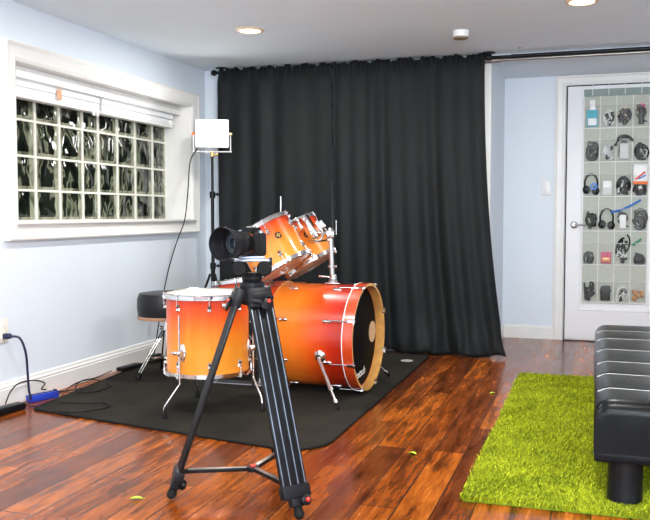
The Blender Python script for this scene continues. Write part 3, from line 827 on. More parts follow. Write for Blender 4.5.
# drum throne
TX, TYY = -2.475, 4.55
t = thing('drum_throne', 'round black drum throne on chrome tripod legs beside the floor tom', 'drum stool', (TX,TYY,.009))
b = BM(); lathe(b, [(0,.365),(.150,.365),(.168,.378),(.174,.42),(.173,.48),(.160,.512),(.10,.520),(0,.512)], Matrix.Translation((TX,TYY,0)), 48); obj('seat', b, M_seatblk, t, world=True)
b = BM(); ring(b, [(.150,.358),(.169,.358),(.172,.366),(.170,.378),(.150,.372)], Matrix.Translation((TX,TYY,0)), 48); obj('piping', b, M_brown, t, world=True)
b = BM(); cyl(b, (TX,TYY,.10), (TX,TYY,.37), .012); cyl(b, (TX,TYY,.27), (TX,TYY,.32), .020); ball(b, (TX-.03,TYY-.01,.30), .012); obj('post', b, M_chrome, t, world=True)
for ang in (-115, 5, 125):
    a = math.radians(ang); d = V(math.cos(a), math.sin(a), 0); P = V(TX,TYY,0); n = V(-d.y,d.x,0)*.011
    b = BM()
    for s in (1,-1):
        cyl(b, P+d*.02+n*s+V(0,0,.285), P+d*.205+n*s+V(0,0,.035), .0052, seg=8)
        cyl(b, P+d*.015+n*s+V(0,0,.115), P+d*.15+n*s+V(0,0,.11), .0045, seg=8)
    lg = obj('leg', b, M_dkchrome, t, world=True)
    b = BM(); cyl(b, P+d*.195+V(0,0,.048), P+d*.215+V(0,0,.014), .018, .019); obj('rubber_foot', b, M_rubber, lg, world=True)

# ------------------------------------------------------------ LED panel and its stand
LX, LY = -2.612, 5.50
st = thing('light_stand', 'slim black light stand in the corner beside the curtain', 'light stand', (LX,LY,.0))
b = BM(); cyl(b, (LX,LY,.10), (LX,LY,.62), .016); obj('lower_tube', b, M_blackm, st, world=True)
b = BM(); cyl(b, (LX,LY,.60), (LX,LY,1.12), .0125); obj('middle_tube', b, M_blackm, st, world=True)
b = BM(); cyl(b, (LX,LY,1.10), (LX,LY,1.40), .0095); obj('upper_tube', b, M_blackm, st, world=True)
for z in (.62,1.13):
    b = BM(); cyl(b, (LX,LY,z-.025), (LX,LY,z+.02), .021); cyl(b, (LX,LY,z), (LX+.04,LY-.01,z), .006); ball(b, (LX+.045,LY-.011,z), .012); obj('collar', b, M_black, st, world=True)
b = BM(); cyl(b, (LX,LY,.17), (LX,LY,.22), .022); obj('hub', b, M_black, st, world=True)
for ang in (100, 210, 335):
    a = math.radians(ang)
    b = BM(); cyl(b, (LX+.02*math.cos(a),LY+.02*math.sin(a),.62 if False else .56), (LX+.22*math.cos(a),LY+.22*math.sin(a),.022), .009, .008)
    cyl(b, (LX,LY,.19), (LX+.13*math.cos(a),LY+.13*math.sin(a),.26), .005); lg = obj('leg', b, M_blackm, st, world=True)
    b = BM(); ball(b, (LX+.22*math.cos(a),LY+.22*math.sin(a),.024), .015); obj('rubber_foot', b, M_rubber, lg, world=True)
yaw = math.radians(28)
pn = thing('led_panel_light', 'small square lit LED panel light on top of the black stand', 'light', (LX,LY,1.40), (0,0,yaw-.06))
b = BM(); rbox(b, (-.119,-.010,.062), (.119,.028,.262), .006); obj('housing', b, M_white, pn)
b = BM(); rbox(b, (-.109,-.0125,.071), (.109,-.0095,.253), .001); obj('diffuser', b, emit('lit_led_diffuser', (1,1,1), 16), pn)
b = BM(); tube(b, [(-.130,.01,.16),(-.130,.01,.045),(-.118,.01,.035),(.118,.01,.035),(.130,.01,.045),(.130,.01,.16)], .0035, 8, n=4); obj('yoke', b, M_white, pn)
for s in (-1,1):
    b = BM(); cyl(b, (s*.118,.01,.16), (s*.142,.01,.16), .010); obj('tilt_knob', b, M_orange if s<0 else M_gold, pn)
b = BM(); cyl(b, (0,.01,-.01), (0,.01,.035), .013); cyl(b, (0,.01,.012), (.03,.0,.012), .006); ball(b, (.034,-.002,.012), .010); obj('spigot', b, M_gold, pn)
# hanging cable
b = BM(); tube(b, [(-2.70,5.45,1.46),(-2.735,5.40,1.36),(-2.72,5.33,1.15),(-2.68,5.20,.95),(-2.70,5.12,.80),(-2.71,5.02,.62),(-2.73,4.97,.42),(-2.77,4.95,.15),(-2.79,4.93,.02),(-2.80,4.80,.008),(-2.81,4.70,.012)], .0042, 8)
o = rebase(obj('power_cable', b, M_cable), (-2.75,5.1,.01)); tag(o, 'thin black cable hanging from the lit LED panel down behind the throne', 'cable')

# ------------------------------------------------------------ floor electrics by the left wall
t = thing('power_strip', 'bright blue power strip on the floor against the left baseboard', 'power strip', (-2.80,3.80,0), (0,0,0))
Mz = Matrix.Translation((-2.79,3.76,0))@Matrix.Rotation(math.radians(72),4,'Z')
b = BM(); rbox(b, (-.085,-.022,.001), (.095,.022,.040), .006, Mz); obj('body', b, M_blueplastic, t, world=True)
b = BM()
for k in range(4):
    b = BM(); rbox(b, (-.070+.038*k,-.014,.0395), (-.044+.038*k,.014,.0415), .001, Mz); obj('socket', b, M_navy, t, world=True)
b = BM(); rbox(b, (.078,-.012,.0395), (.090,.012,.046), .001, Mz); obj('switch', b, M_blackm, t, world=True)
t = thing('extension_cable', 'navy blue cord dropping from the wall outlet to the blue power strip', 'power cord', (-2.85,3.58,0))
b = BM(); rbox(b, (XL+.008,3.562,.352), (XL+.045,3.592,.380), .005); ball(b, (XL+.046,3.577,.366), .012); obj('plug', b, M_navy, t, world=True)
b = BM(); tube(b, [(XL+.045,3.577,.366),(XL+.085,3.60,.355),(XL+.10,3.625,.28),(XL+.09,3.65,.18),(XL+.085,3.665,.08),(XL+.09,3.672,.03),(-2.81,3.69,.02)], .0062, 8); obj('cord', b, M_navy, t, world=True)
b = BM(); Mz = Matrix.Translation((-2.775,3.50,0))@Matrix.Rotation(math.radians(80),4,'Z'); rbox(b, (-.13,-.03,.001), (.065,.03,.036), .006, Mz)
o = rebase(obj('power_adapter', b, M_black), (-2.775,3.48,.001)); tag(o, 'black power brick on the wood floor at the left edge of the photo', 'power adapter', 'black power bricks')
b = BM(); Mz = Matrix.Translation((-2.805,4.63,0))@Matrix.Rotation(math.radians(84),4,'Z'); rbox(b, (-.07,-.03,.009), (.13,.025,.034), .006, Mz)
o = rebase(obj('power_adapter', b, M_black), (-2.805,4.63,.009)); tag(o, 'long black power brick against the baseboard near the drum throne', 'power adapter', 'black power bricks')
def cable(pts, label, r=.0035):
    b = BM(); tube(b, pts, r, 8); o = obj('cable', b, M_cable); rebase(o, pts[len(pts)//2]); tag(o, label, 'cable', 'black cables on the floor'); return o
cable([(-2.78,3.57,.018),(-2.73,3.60,.008),(-2.62,3.56,.006),(-2.54,3.52,.012),(-2.44,3.54,.014),(-2.36,3.62,.013),(-2.34,3.71,.013),(-2.42,3.76,.013),(-2.50,3.73,.013),(-2.57,3.71,.013),(-2.64,3.69,.013)], 'black cable looping from the wood floor over the near corner of the charcoal rug')
cable([(-2.83,3.52,.030),(-2.845,3.58,.08),(-2.85,3.66,.11),(-2.85,3.78,.10),(-2.845,3.86,.07),(-2.84,3.83,.05),(-2.82,3.80,.05),(-2.79,3.80,.050)], 'black cable curling up over the blue power strip')
cable([(-2.77,3.87,.02),(-2.80,3.98,.006),(-2.84,4.10,.010),(-2.855,4.22,.012),(-2.84,4.34,.010),(-2.83,4.50,.022)], 'black cable running along the baseboard between power strip and long brick')
cable([(-2.83,3.95,.006),(-2.77,4.02,.006),(-2.74,4.12,.006),(-2.76,4.26,.006),(-2.80,4.30,.006),(-2.84,4.24,.018),(-2.81,4.10,.016),(-2.72,3.98,.014),(-2.66,3.95,.013),(-2.60,4.02,.013),(-2.62,4.16,.013),(-2.70,4.24,.013)], 'tangled black cable lying at the left edge of the charcoal rug')
b = BM(); tube(b, [(-2.79,4.94,.012),(-2.76,5.02,.02),(-2.72,4.96,.03),(-2.75,4.88,.03),(-2.80,4.92,.045),(-2.77,5.0,.05),(-2.73,4.93,.055),(-2.78,4.88,.06)], .008)
o = rebase(obj('coiled_cable', b, M_cable), (-2.76,4.94,.012)); tag(o, 'small bundle of coiled black cable on the floor behind the throne legs', 'cable')

# ------------------------------------------------------------ small leaves
def leaf(x, y, a, label, s=1, z=.001):
    b = BM(); n = 8; M = Matrix.Translation((x,y,z))@Matrix.Rotation(a,4,'Z')@Matrix.Diagonal((s,s,s,1))
    top = []; 
    for k in range(n+1):
        u = k/n; w = .010*math.sin(PI*u)**.8+.0005
        top.append([b.verts.new(M@V(-.022+.044*u, sx*w, .004*math.sin(PI*u)+(.003 if sx else 0)+.001)) for sx in (-1,0,1)])
    for p, q in zip(top, top[1:]):
        for i in range(2): b.faces.new((p[i],p[i+1],q[i+1],q[i]))
    tube(b, [M@V(.020,0,.0015),M@V(.030,.003,.004)], .0008, 6)
    o = obj('leaf', b, M_leafg); o.modifiers.new('s','SOLIDIFY').thickness = .0008; rebase(o, (x,y,z))
    tag(o, label, 'leaf', 'bits of green leaf on the floor')
leaf(-1.502,2.535,.4,'bright yellow-green leaf bit on the floor left of the tripod foot')
leaf(-.703,3.376,2.6,'yellow-green leaf bit on the floor between tripod and lime rug', .85)
leaf(-.528,4.66,1.0,'green leaf bit on the floor at the left edge of the lime rug', .9)

# ------------------------------------------------------------ camera on tripod
AP = V(-1.140,2.715,.730)
tp = thing('camera_tripod', 'black video tripod with twin-tube legs and a mid-level spreader', 'tripod', (AP.x,AP.y,0))
feet = {'L': V(-1.388,2.572,0), 'F': V(-.897,2.522,0), 'B': V(-1.108,2.988,0)}
b = BM(); lathe(b, [(0,-.055),(.036,-.055),(.052,-.04),(.055,-.01),(.050,.0),(.044,.004),(.044,.022),(.030,.026),(0,.026)], Matrix.Translation(AP), 32); obj('crown', b, M_blackm, tp, world=True)
P3 = {}
for key, ft_ in feet.items():
    d = (ft_-V(AP.x,AP.y,0)); d.z = 0; d.normalize(); n = V(-d.y,d.x,0)
    top = V(AP.x,AP.y,AP.z-.025)+d*.050; foot = ft_+V(0,0,.012)
    ax = (foot-top); Lg = ax.length; ax.normalize()
    def at(s, w=0, o=0):   # s along leg in metres, w tangential, o outward
        nor = n.cross(ax)
        return top+ax*s+n*w+nor*o
    nor = n.cross(ax)
    M = Matrix(((n.x,nor.x,ax.x,top.x),(n.y,nor.y,ax.y,top.y),(n.z,nor.z,ax.z,top.z),(0,0,0,1)))
    b = BM(); rbox(b, (-.046,-.016,-.030), (.046,.016,.040), .006, M); rbox(b, (-.041,-.020,-.012), (.041,.020,.010), .005, M)
    sh = obj('leg_shoulder', b, M_blackm, tp, world=True)
    b = BM(); E = Lg-.066
    for w in (-.041,-.0145,.0145,.041):
        rbox(b, (w-.0075,-.0062,.03), (w+.0075,.0062,E), .003, M)
    rbox(b, (-.041,-.003,.05), (.041,.003,E-.02), .001, M)
    lg = obj('leg', b, M_black, tp, world=True)
    b = BM()
    for w in (-.041,-.0145,.0145,.041):
        for o_ in (-.0066,.0066): rbox(b, (w-.0018,o_-.0006,.045), (w+.0018,o_+.0006,E-.03), .0004, M)
    obj('rail_edge', b, M_black if key == 'L' else M_alu, lg, world=True)
    b = BM(); rbox(b, (-.052,-.017,E-.035), (.052,.017,E+.008), .006, M); rbox(b, (-.026,-.015,E+.005), (.026,.015,E+.035), .005, M); obj('clamp_block', b, M_blackm, lg, world=True)
    sgn = {'L':1,'F':1,'B':-1}[key]
    b = BM(); lathe(b, [(0,0),(.012,0),(.018,.006),(.018,.018),(.012,.024),(0,.024)], M@Matrix.Translation((0.02 if key=='F' else 0,(-.014 if key=='F' else .014),E+.018))@Matrix.Rotation(PI/2*(1 if key=='F' else -1),4,'X'), 14)
    k_ = obj('lock_knob', b, M_black, lg, world=True)
    if key == 'F':
        b = BM(); ball(b, at(E+.018,.02,-.040), .008); ball(b, at(E+.018,.02,.0), .001); o = obj('lock_button', b, M_red, k_, world=True); o['label'] = 'red button'
    b = BM(); cyl(b, at(E+.02), at(Lg-.01), .010); obj('inner_tube', b, M_alu, lg, world=True)
    b = BM(); cyl(b, at(Lg-.035), at(Lg-.004), .013, .018); ball(b, at(Lg-.004), .0155, (1,1,.8)); obj('rubber_foot', b, M_rubber, lg, world=True)
    P3[key] = at(E-.025, 0, 0)
    # locking lever on the shoulder
    b = BM(); tp0 = at(.055, 0, -.02 if key!='B' else .02)
    rbox(b, (-.040,-.024,.020), (.040,-.014,.034), .004, M@Matrix.Rotation(-.25,4,'Y')); rbox(b, (-.012,-.030,.012), (.030,-.018,.050), .006, M@Matrix.Rotation(.9,4,'Y')@Matrix.Translation((-.03,0,0)))
    lv = obj('lever', b, M_black, sh, world=True)
    b = BM(); rbox(b, (.012,-.034,.018), (.024,-.024,.030), .002, M); o = obj('lever_button', b, M_red, lv, world=True); o['label'] = 'small red button'
hub = (P3['L']+P3['F']+P3['B'])/3
b = BM(); lathe(b, [(0,-.008),(.022,-.008),(.024,0),(.022,.008),(0,.008)], Matrix.Translation(hub), 18); hb = obj('spreader_hub', b, M_blackm, tp, world=True)
b = BM(); lathe(b, [(0,.008),(.010,.008),(.010,.012),(0,.012)], Matrix.Translation(hub), 12); obj('hub_button', b, M_red, hb, world=True)
for key in feet:
    b = BM(); Mh, Lh = frame_to(hub, P3[key])
    d = (P3[key]-hub).normalized(); s = d.cross(V(0,0,1)).normalized(); u = s.cross(d)
    Mq = Matrix(((d.x,s.x,u.x,hub.x),(d.y,s.y,u.y,hub.y),(d.z,s.z,u.z,hub.z),(0,0,0,1)))
    rbox(b, (.015,-.010,-.007), (Lh-.015,.010,.006), .002, Mq); obj('spreader_arm', b, M_black, hb, world=True)
    b = BM(); rbox(b, (.02,-.0085,.006), (Lh-.03,.0085,.0075), .0005, Mq); obj('arm_strip', b, M_pewter, hb, world=True)
# fluid head
hdT = thing('fluid_head', 'black fluid tripod head with two round drag dials under the camera', 'tripod head', (AP.x,AP.y,AP.z+.026))
hr = Matrix.Translation((AP.x,AP.y,AP.z+.004))@Matrix.Rotation(math.radians(22),4,'Z')@Matrix.Scale(.86,4)
b = BM(); lathe(b, [(0,.026),(.038,.026),(.042,.032),(.042,.046),(.034,.052),(.030,.060),(0,.060)], hr, 32); obj('pan_base', b, M_black, hdT, world=True)
for s in (-1,1):
    b = BM(); rbox(b, (s*.050-.014,-.024,.050), (s*.050+.014,.024,.104), .008, hr)
    rbox(b, (min(s*.0,s*.050),-.020,.048), (max(s*0,s*.05),.020,.060), .003, hr); ar = obj('yoke_arm', b, M_black, hdT, world=True)
    b = BM(); lathe(b, [(0,0),(.026,0),(.031,.006),(.031,.020),(.026,.026),(.018,.028),(0,.028)], hr@Matrix.Translation((s*.050,-.012,.078))@Matrix.Rotation(PI/2,4,'X'), 28); dl = obj('drag_dial', b, M_rubber, ar, world=True)
    b = BM(); ring(b, [(.020,.0272),(.022,.0272),(.022,.0292),(.020,.0292)], hr@Matrix.Translation((s*.050,-.012,.078))@Matrix.Rotation(PI/2,4,'X'), 28); obj('dial_ring', b, M_blackm, dl, world=True)
b = BM(); rbox(b, (-.072,-.032,.104), (.072,.032,.116), .003, hr); rbox(b, (-.052,-.028,.115), (.052,.028,.128), .003, hr); obj('quick_release_plate', b, M_alu, hdT, world=True)
b = BM(); rbox(b, (-.088,-.016,.098), (-.070,.010,.118), .004, hr); obj('plate_lock', b, M_black, hdT, world=True)
b = BM(); rbox(b, (.068,-.030,.088), (.082,.012,.122), .004, hr); obj('plate_lever', b, M_black, hdT, world=True)
# camera; local +x is the lens axis
ca = thing('mirrorless_camera', 'black camera with a large round lens hood on the tripod head', 'camera', (AP.x-.004,AP.y,AP.z+.115), (0,0,math.atan2(-.965,-.262)))
ca.scale = (.9,.9,.9)
b = BM(); rbox(b, (-.030,-.058,0), (.020,.058,.090), .010); obj('body', b, M_seatblk, ca)
b = BM(); prism(b, [(-.030,-.026),(.024,-.026),(.024,.026),(-.030,.026)], .086, .108); rbox(b, (-.036,-.020,.084), (.0,.020,.104), .004); obj('viewfinder_hump', b, M_black, ca)
b = BM(); rbox(b, (.010,.032,.004), (.036,.062,.092), .010); obj('grip', b, M_rubber, ca)
b = BM(); rbox(b, (-.018,-.013,.108), (.010,.013,.114), .001); obj('hot_shoe', b, M_pewter, ca)
b = BM(); cyl(b, (0,-.045,.088), (0,-.045,.099), .013); obj('mode_dial', b, M_alu, ca)
b = BM(); cyl(b, (.0,.048,.088), (.0,.048,.097), .011); obj('shutter_dial', b, M_alu, ca)
LM = Matrix.Translation((.018,0,.050))@Matrix.Rotation(PI/2,4,'Y')
b = BM(); lathe(b, [(.034,0),(.038,.004),(.040,.012),(.043,.030),(.043,.045),(.045,.050),(.045,.080),(.043,.084),(.043,.092),(.037,.092),(.037,.086),(0,.082)], LM, 40, False, False); ln = obj('lens', b, M_black, ca)
b = BM(); ring(b, [(.0345,.002),(.0390,.002),(.0395,.007),(.0350,.007)], LM, 40); o = obj('mount_ring', b, M_orange, ln); o['label'] = 'thin orange ring at the lens mount'
b = BM()
for k in range(10): ring(b, [(.0452,.052+.0026*k),(.0462,.0528+.0026*k),(.0452,.0538+.0026*k)], LM, 40)
obj('focus_ring', b, M_rubber, ln)
b = BM(); lathe(b, [(0,.0835),(.020,.0845),(.034,.0825)], LM, 36, False, False); obj('front_glass', b, M_lensglass, ln)
b = BM()
for r_, z_ in ((.0365,.0870),(.030,.0866),(.024,.0868)): ring(b, [(r_-.0016,z_-.001),(r_,z_-.001),(r_,z_+.001),(r_-.0016,z_+.001)], LM, 36)
obj('glass_retainer', b, M_alu, ln)
b = BM(); ring(b, [(.0455,.088),(.0475,.088),(.053,.098),(.062,.150),(.064,.152),(.064,.155),(.0605,.155),(.0515,.104),(.045,.096)], LM, 48); o = obj('lens_hood', b, M_blackm, ln)
b = BM()
for k in range(5):
    r_ = .0525+.0015*k; z_ = .107+.009*k
    ring(b, [(r_+.0006,z_),(r_-.0012,z_+.001),(r_+.0006,z_+.002)], LM, 48)
obj('hood_ridge', b, M_blackm, o)

# ------------------------------------------------------------ lime shag rug
t = thing('shag_rug', 'lime green shag rug on the wood floor under the black bench', 'rug', (.1,4.1,0))
RX0, RX1, RY0, RY1 = -.432, .95, 2.855, 5.24
b = BM(); box(b, (RX0+.01,RY0+.01,.001), (RX1,RY1-.01,.010)); obj('backing', b, M_shagbase, t, smooth=False, world=True)
rnd = random.Random(5)
verts = []; faces = []; tones = []
NB = 125000
ox, oy = .1, 4.1
for k in range(NB):
    x = rnd.uniform(RX0, RX1); y = RY0+(RY1-RY0)*(rnd.random()**1.25)
    h = rnd.uniform(.012,.022); w = rnd.uniform(.0013,.0026)
    a = rnd.uniform(0,2*PI); lean = rnd.uniform(.004,.020); la = rnd.gauss(.9, 1.1)+ .8*math.sin(x*9+2*math.sin(y*5))
    dx, dy = lean*math.cos(la), lean*math.sin(la); cx, cy = w*math.cos(a), w*math.sin(a)
    lx, ly = x-ox, y-oy
    i = len(verts)
    verts += [(lx-cx,ly-cy,.009),(lx+cx,ly+cy,.009),(lx+cx*.9+dx*.45,ly+cy*.9+dy*.45,.009+h*.62),(lx-cx*.9+dx*.45,ly-cy*.9+dy*.45,.009+h*.62),(lx+dx,ly+dy,.009+h*.9)]
    faces += [(i,i+1,i+2,i+3),(i+3,i+2,i+4)]
    tn = min(1,max(0,rnd.gauss(.46+.13*math.sin(x*13+3*math.sin(y*7))*math.sin(y*11+2*math.sin(x*9)),.27))); tones += [tn]*5
me = bpy.data.meshes.new('pile'); me.from_pydata(verts, [], faces); me.materials.append(M_shag)
at_ = me.attributes.new('tone','FLOAT','POINT'); at_.data.foreach_set('value', tones)
o = bpy.data.objects.new('pile', me); C.objects.link(o); o.parent = t; o['kind'] = 'stuff'

# ------------------------------------------------------------ leather bench
BX0, BX1, BY0, BY1, BZ0, BZ1 = .005, .61, 2.92, 5.0, .172, .366
bn = thing('leather_bench', 'long black leather bench with stitched cushion standing on the lime rug', 'bench', ((BX0+BX1)/2,(BY0+BY1)/2,.012))
seams = [3.18,3.47,3.76,4.10,4.46,4.76]
b = BM(); nx, ny = 40, 150; G = []
edges_ = [BY0]+seams+[BY1]
def topz(x, y):
    ex = min((x-BX0),(BX1-x)); ey = min((y-BY0),(BY1-y))
    z = BZ1
    r = .055
    if ex < r: z -= r-math.sqrt(max(0,r*r-(r-ex)**2))
    if ey < .05: q = .05; z -= (q-math.sqrt(max(0,q*q-(q-ey)**2)))*.9
    if ex > .02 :
        for s in seams:
            ss = s-.03*math.sin(PI*(x-BX0)/(BX1-BX0))
            dd = abs(y-ss)
            z -= .006*math.exp(-(dd/.009)**2)
        for e0, e1 in zip(edges_, edges_[1:]):
            if e0 <= y <= e1: z += .006*math.sin(PI*(y-e0)/(e1-e0))*min(1,ex/.08)
    return z
import bisect
xs = sorted(set([BX0+(BX1-BX0)*(.5-.5*math.cos(PI*i/nx)) for i in range(nx+1)]))
ys = [BY0+.075*(1-math.cos(PI/2*i/8)) for i in range(8)]
ys += [BY0+.075+(BY1-BY0-.15)*i/170 for i in range(171)] + [BY1-.075*(1-math.sin(PI/2*i/8)) for i in range(1,8)] + [BY1]
ys = sorted(set(ys))
for y in ys: G.append([b.verts.new((x,y,topz(x,y))) for x in xs])
for j in range(len(ys)-1):
    for i in range(len(xs)-1): b.faces.new((G[j][i],G[j][i+1],G[j+1][i+1],G[j+1][i]))
bd_ = [G[0][i] for i in range(len(xs))]+[G[j][-1] for j in range(1,len(ys))]+[G[-1][i] for i in range(len(xs)-2,-1,-1)]+[G[j][0] for j in range(len(ys)-2,0,-1)]
low = [b.verts.new((v.co.x,v.co.y,BZ0+.02)) for v in bd_]
for i in range(len(bd_)):
    j = (i+1)%len(bd_); b.faces.new((bd_[i],bd_[j],low[j],low[i]))
b.faces.new(low)
obj('cushion', b, M_leather, bn, world=True, auto=60)
b = BM(); rbox(b, (BX0+.002,BY0+.004,BZ0-.012), (BX1-.002,BY1-.004,BZ0+.024), .008); obj('base_frame', b, M_leather, bn, world=True)
for s in seams:
    b = BM(); pts = []
    for i in range(30):
        x = BX0+.012+(BX1-BX0-.024)*i/29; y = s-.03*math.sin(PI*(x-BX0)/(BX1-BX0))
        pts.append((x,y,topz(x,y)+.0030))
    tube(b, pts, .0024, 6, smooth=False); obj('seam', b, M_stitch, bn, world=True)
for x in (BX0+.104,BX1-.104):
    for y in (BY0+.075,BY1-.09):
        b = BM(); lathe(b, [(0,.012),(.058,.012),(.060,.016),(.058,.022),(.057,BZ0-.010),(0,BZ0-.010)], Matrix.Translation((x,y,0)), 32); lg = obj('leg', b, M_black, bn, world=True)
        b = BM(); lathe(b, [(.0,.0105),(.060,.0105),(.060,.017),(.055,.019),(0,.019)], Matrix.Translation((x,y,0)), 32); obj('glide_ring', b, M_steel, lg, world=True)

# ------------------------------------------------------------ door organizer with pockets
OX0, OX1, OZ0, OZ1 = -.098, .372, .305, 1.955
OY = yd-.036-.008
org = thing('over_door_organizer', 'clear pocket organizer with grey header hanging on the white door', 'door organizer', (.13,OY,OZ0))
b = BM(); rbox(b, (OX0,OY,OZ0), (OX1,OY+.004,OZ1-.06), .001); obj('backing_sheet', b, M_orgback, org, world=True)
b = BM(); rbox(b, (OX0-.004,OY-.002,OZ1-.068), (OX1+.004,OY+.006,OZ1-.012), .002); obj('header_band', b, M_orgband, org, world=True)
pw = (OX1-OX0)/4
rowb = [1.648,1.390,1.127,.862,.602,.310]
b = BM()
for i in range(5): rbox(b, (OX0+pw*i-.0025,OY-.004,OZ0), (OX0+pw*i+.0025,OY+.001,OZ1-.065), .0008)
for z in rowb: rbox(b, (OX0,OY-.004,z-.005), (OX1,OY+.001,z+.001), .0008)
o = obj('white_piping', b, M_white, org, world=True)
for i in range(4):
    x = OX0+pw*(i+.5)
    b = BM(); tube(b, [(x,OY-.003,OZ1-.06),(x,OY-.004,OZ1-.01),(x,OY-.003,1.972),(x,OY+.01,1.9775)], .0025, 6, n=4); obj('door_hook', b, M_white, org, world=True)
PH = .165
for r_i, z in enumerate(rowb):
    for c_i in range(4):
        x0 = OX0+pw*c_i+.004; x1 = x0+pw-.008; b = BM(); n = 8; G = []
        for k in range(n+1):
            u = k/n
            G.append([b.verts.new((x0+(x1-x0)*u, OY-.003-(.030+.018*v)*math.sin(PI*u)**.6-.001, z+PH*v)) for v in (0,.15,.5,1)])
        for g0, g1 in zip(G, G[1:]):
            for i in range(3): b.faces.new((g0[i],g1[i],g1[i+1],g0[i+1]))
        pk = obj('pocket', b, M_film, org, world=True)
        b = BM(); tube(b, [(g[3].co if False else (x0+(x1-x0)*k/n, OY-.004-.048*math.sin(PI*k/n)**.6, z+PH)) for k in range(n+1)], .0018, 6, smooth=False)
        obj('pocket_rim', b, M_white, pk, world=True)

# things in the pockets
rowN = ['top','second','third','fourth','fifth','bottom']; colN = ['first','second','third','fourth']
M_teal = mat('teal_card', (.02,.42,.55), .5); M_blue2 = mat('blue_tape', (.01,.18,.62), .4); M_cord2 = mat('dark_grey_cable', (.05,.05,.055), .45)
M_wcord = mat('white_cable', (.75,.75,.72), .4); M_beige = mat('beige_card', (.62,.50,.34), .6); M_pink = mat('magenta_card', (.55,.06,.14), .5)
M_green = mat('green_plastic', (.02,.28,.12), .4); M_copper = mat('copper_bits', (.52,.26,.10), .35, metal=.4, var=.3, scale=60)
M_ltgrey = mat('pale_grey_plastic', (.62,.64,.64), .4)
IY = OY-.020
def pocket_center(r, c): return (OX0+pw*(c+.5), IY, rowb[r])
def coil(b, cx, cy, cz, R, r, turns, rnd, squash=1.0):
    """a slack bundle: open loops of different size and lean"""
    for q in range(turns):
        a0 = rnd.uniform(0,6.3); span = rnd.uniform(3.6,6.6); asp = rnd.uniform(.45,1.0)*squash; tl = rnd.uniform(-.6,.6)
        ox = cx+rnd.uniform(-.010,.010); oz = cz+rnd.uniform(-.016,.022); RR = R*rnd.uniform(.65,1.15); pts = []
        for k in range(13):
            a = a0+span*k/12; u = RR*asp*math.cos(a); w = RR*math.sin(a)
            x = ox+u*math.cos(tl)-w*math.sin(tl); z = oz+u*math.sin(tl)+w*math.cos(tl)
            pts.append((max(-.050,min(.050,x)), cy+rnd.uniform(-.010,.008), max(.006,z)))
        tube(b, pts, r*rnd.uniform(.8,1.15), 6, n=3)
def where(r, c): return 'in door organizer, %s row, %s pocket' % (rowN[r], colN[c])
def item(name, cat, label, parts, r, c):
    x, y, z = pocket_center(r, c); x = min(max(x, OX0+.045), OX1-.045)
    t = thing(name, label+' '+where(r,c), cat, (x,y,z+.004), group='odds and ends in the door organizer')
    t.scale = (1.1,1,1.25)
    for pn_, bm_, mt_ in parts: obj(pn_, bm_, mt_, t)
    return t
def cable_coil(r, c, m, lab, R=.038, turns=4, th=.004, zc=.055, plug=True, seed=0):
    rn = random.Random(r*10+c+seed); b = BM(); coil(b, 0,0,zc, R*1.15, th*1.1, turns, rn, 1)
    blk = BM()
    for q in range(rn.choice((1,2,3))):
        bx_, bz_ = rn.uniform(-.03,.03), rn.uniform(.02,.07); rbox(blk, (-.012,-.010,-.018), (.012,.006,.018), .003, Matrix.Translation((bx_,0,bz_))@Matrix.Rotation(rn.uniform(-1,1),4,'Y'))
    pts = [(rn.uniform(-.036,.036), rn.uniform(-.012,.006), rn.uniform(.008,zc+.06)) for _ in range(9)]; tube(b, pts, th*1.1, 6, n=6)
    ps = [('coil', b, m), ('connector', blk, M_black if rn.random() < .65 else M_ltgrey)]
    if plug:
        p = BM(); rbox(p, (-.012,-.012,.008), (.012,.010,.040), .003, Matrix.Rotation(rn.uniform(-.4,.4),4,'Y')); rbox(p, (.014,-.012,zc+.01), (.034,.004,zc+.035), .003); ps.append(('plug', p, M_black))
    return item('coiled_cable','cable',lab,ps,r,c)
def adapter(r, c, m, lab, w=.03, h=.07, d=.012, z0=.01, m2=None):
    b = BM(); rbox(b, (-w,-d,z0), (w,d*.6,z0+h), .005); p = BM(); rn = random.Random(r+c*3); coil(p, 0,.004,z0+h*.6, .036, .0045, 3, rn, 1); tube(p, [(rn.uniform(-.036,.036), rn.uniform(-.006,.008), rn.uniform(.008,z0+h+.03)) for _ in range(8)], .004, 6, n=6)
    return item('power_adapter','power adapter',lab,[('case',b,m),('cord',p,m2 or M_cord2)],r,c)
def packet(r, c, m, lab, m2, w=.036, h=.10, extra=None):
    b = BM(); rbox(b, (-w,-.004,.004), (w,.004,.004+h), .002)
    p = BM(); rbox(p, (-w*.8,-.006,.012), (w*.8,-.0042,.012+h*.42), .001)
    ps = [('card',b,m),('window_bubble',p,m2)]
    if extra: ps += extra
    return item('blister_packet','packet',lab,ps,r,c)
def headphones(r, c, lab, m=M_black):
    b = BM(); tube(b, [(-.038,0,.04),(-.042,0,.085),(-.02,-.004,.125),(.02,-.004,.125),(.042,0,.085),(.038,0,.04)], .006, 8)
    e1 = BM(); lathe(e1, [(0,-.010),(.020,-.010),(.026,-.003),(.026,.006),(.016,.012),(0,.012)], Matrix.Translation((-.030,-.002,.036))@Matrix.Rotation(PI/2,4,'X'), 18)
    e2 = BM(); lathe(e2, [(0,-.010),(.020,-.010),(.026,-.003),(.026,.006),(.016,.012),(0,.012)], Matrix.Translation((.030,.004,.030))@Matrix.Rotation(PI/2,4,'X'), 18)
    return item('headphones','headphones',lab,[('headband',b,m),('ear_cup',e1,m),('ear_cup',e2,m)],r,c)
def top_paper():
    b = BM(); rbox(b, (-.018,-.001,.105), (.020,.003,.165), .001); return ('paper_tag', b, M_white)
packet(0,0,M_teal,'teal and white card packet',M_white,extra=[top_paper()])
cable_coil(0,1,M_wcord,'white cable with a black plug',.034,4,.005)
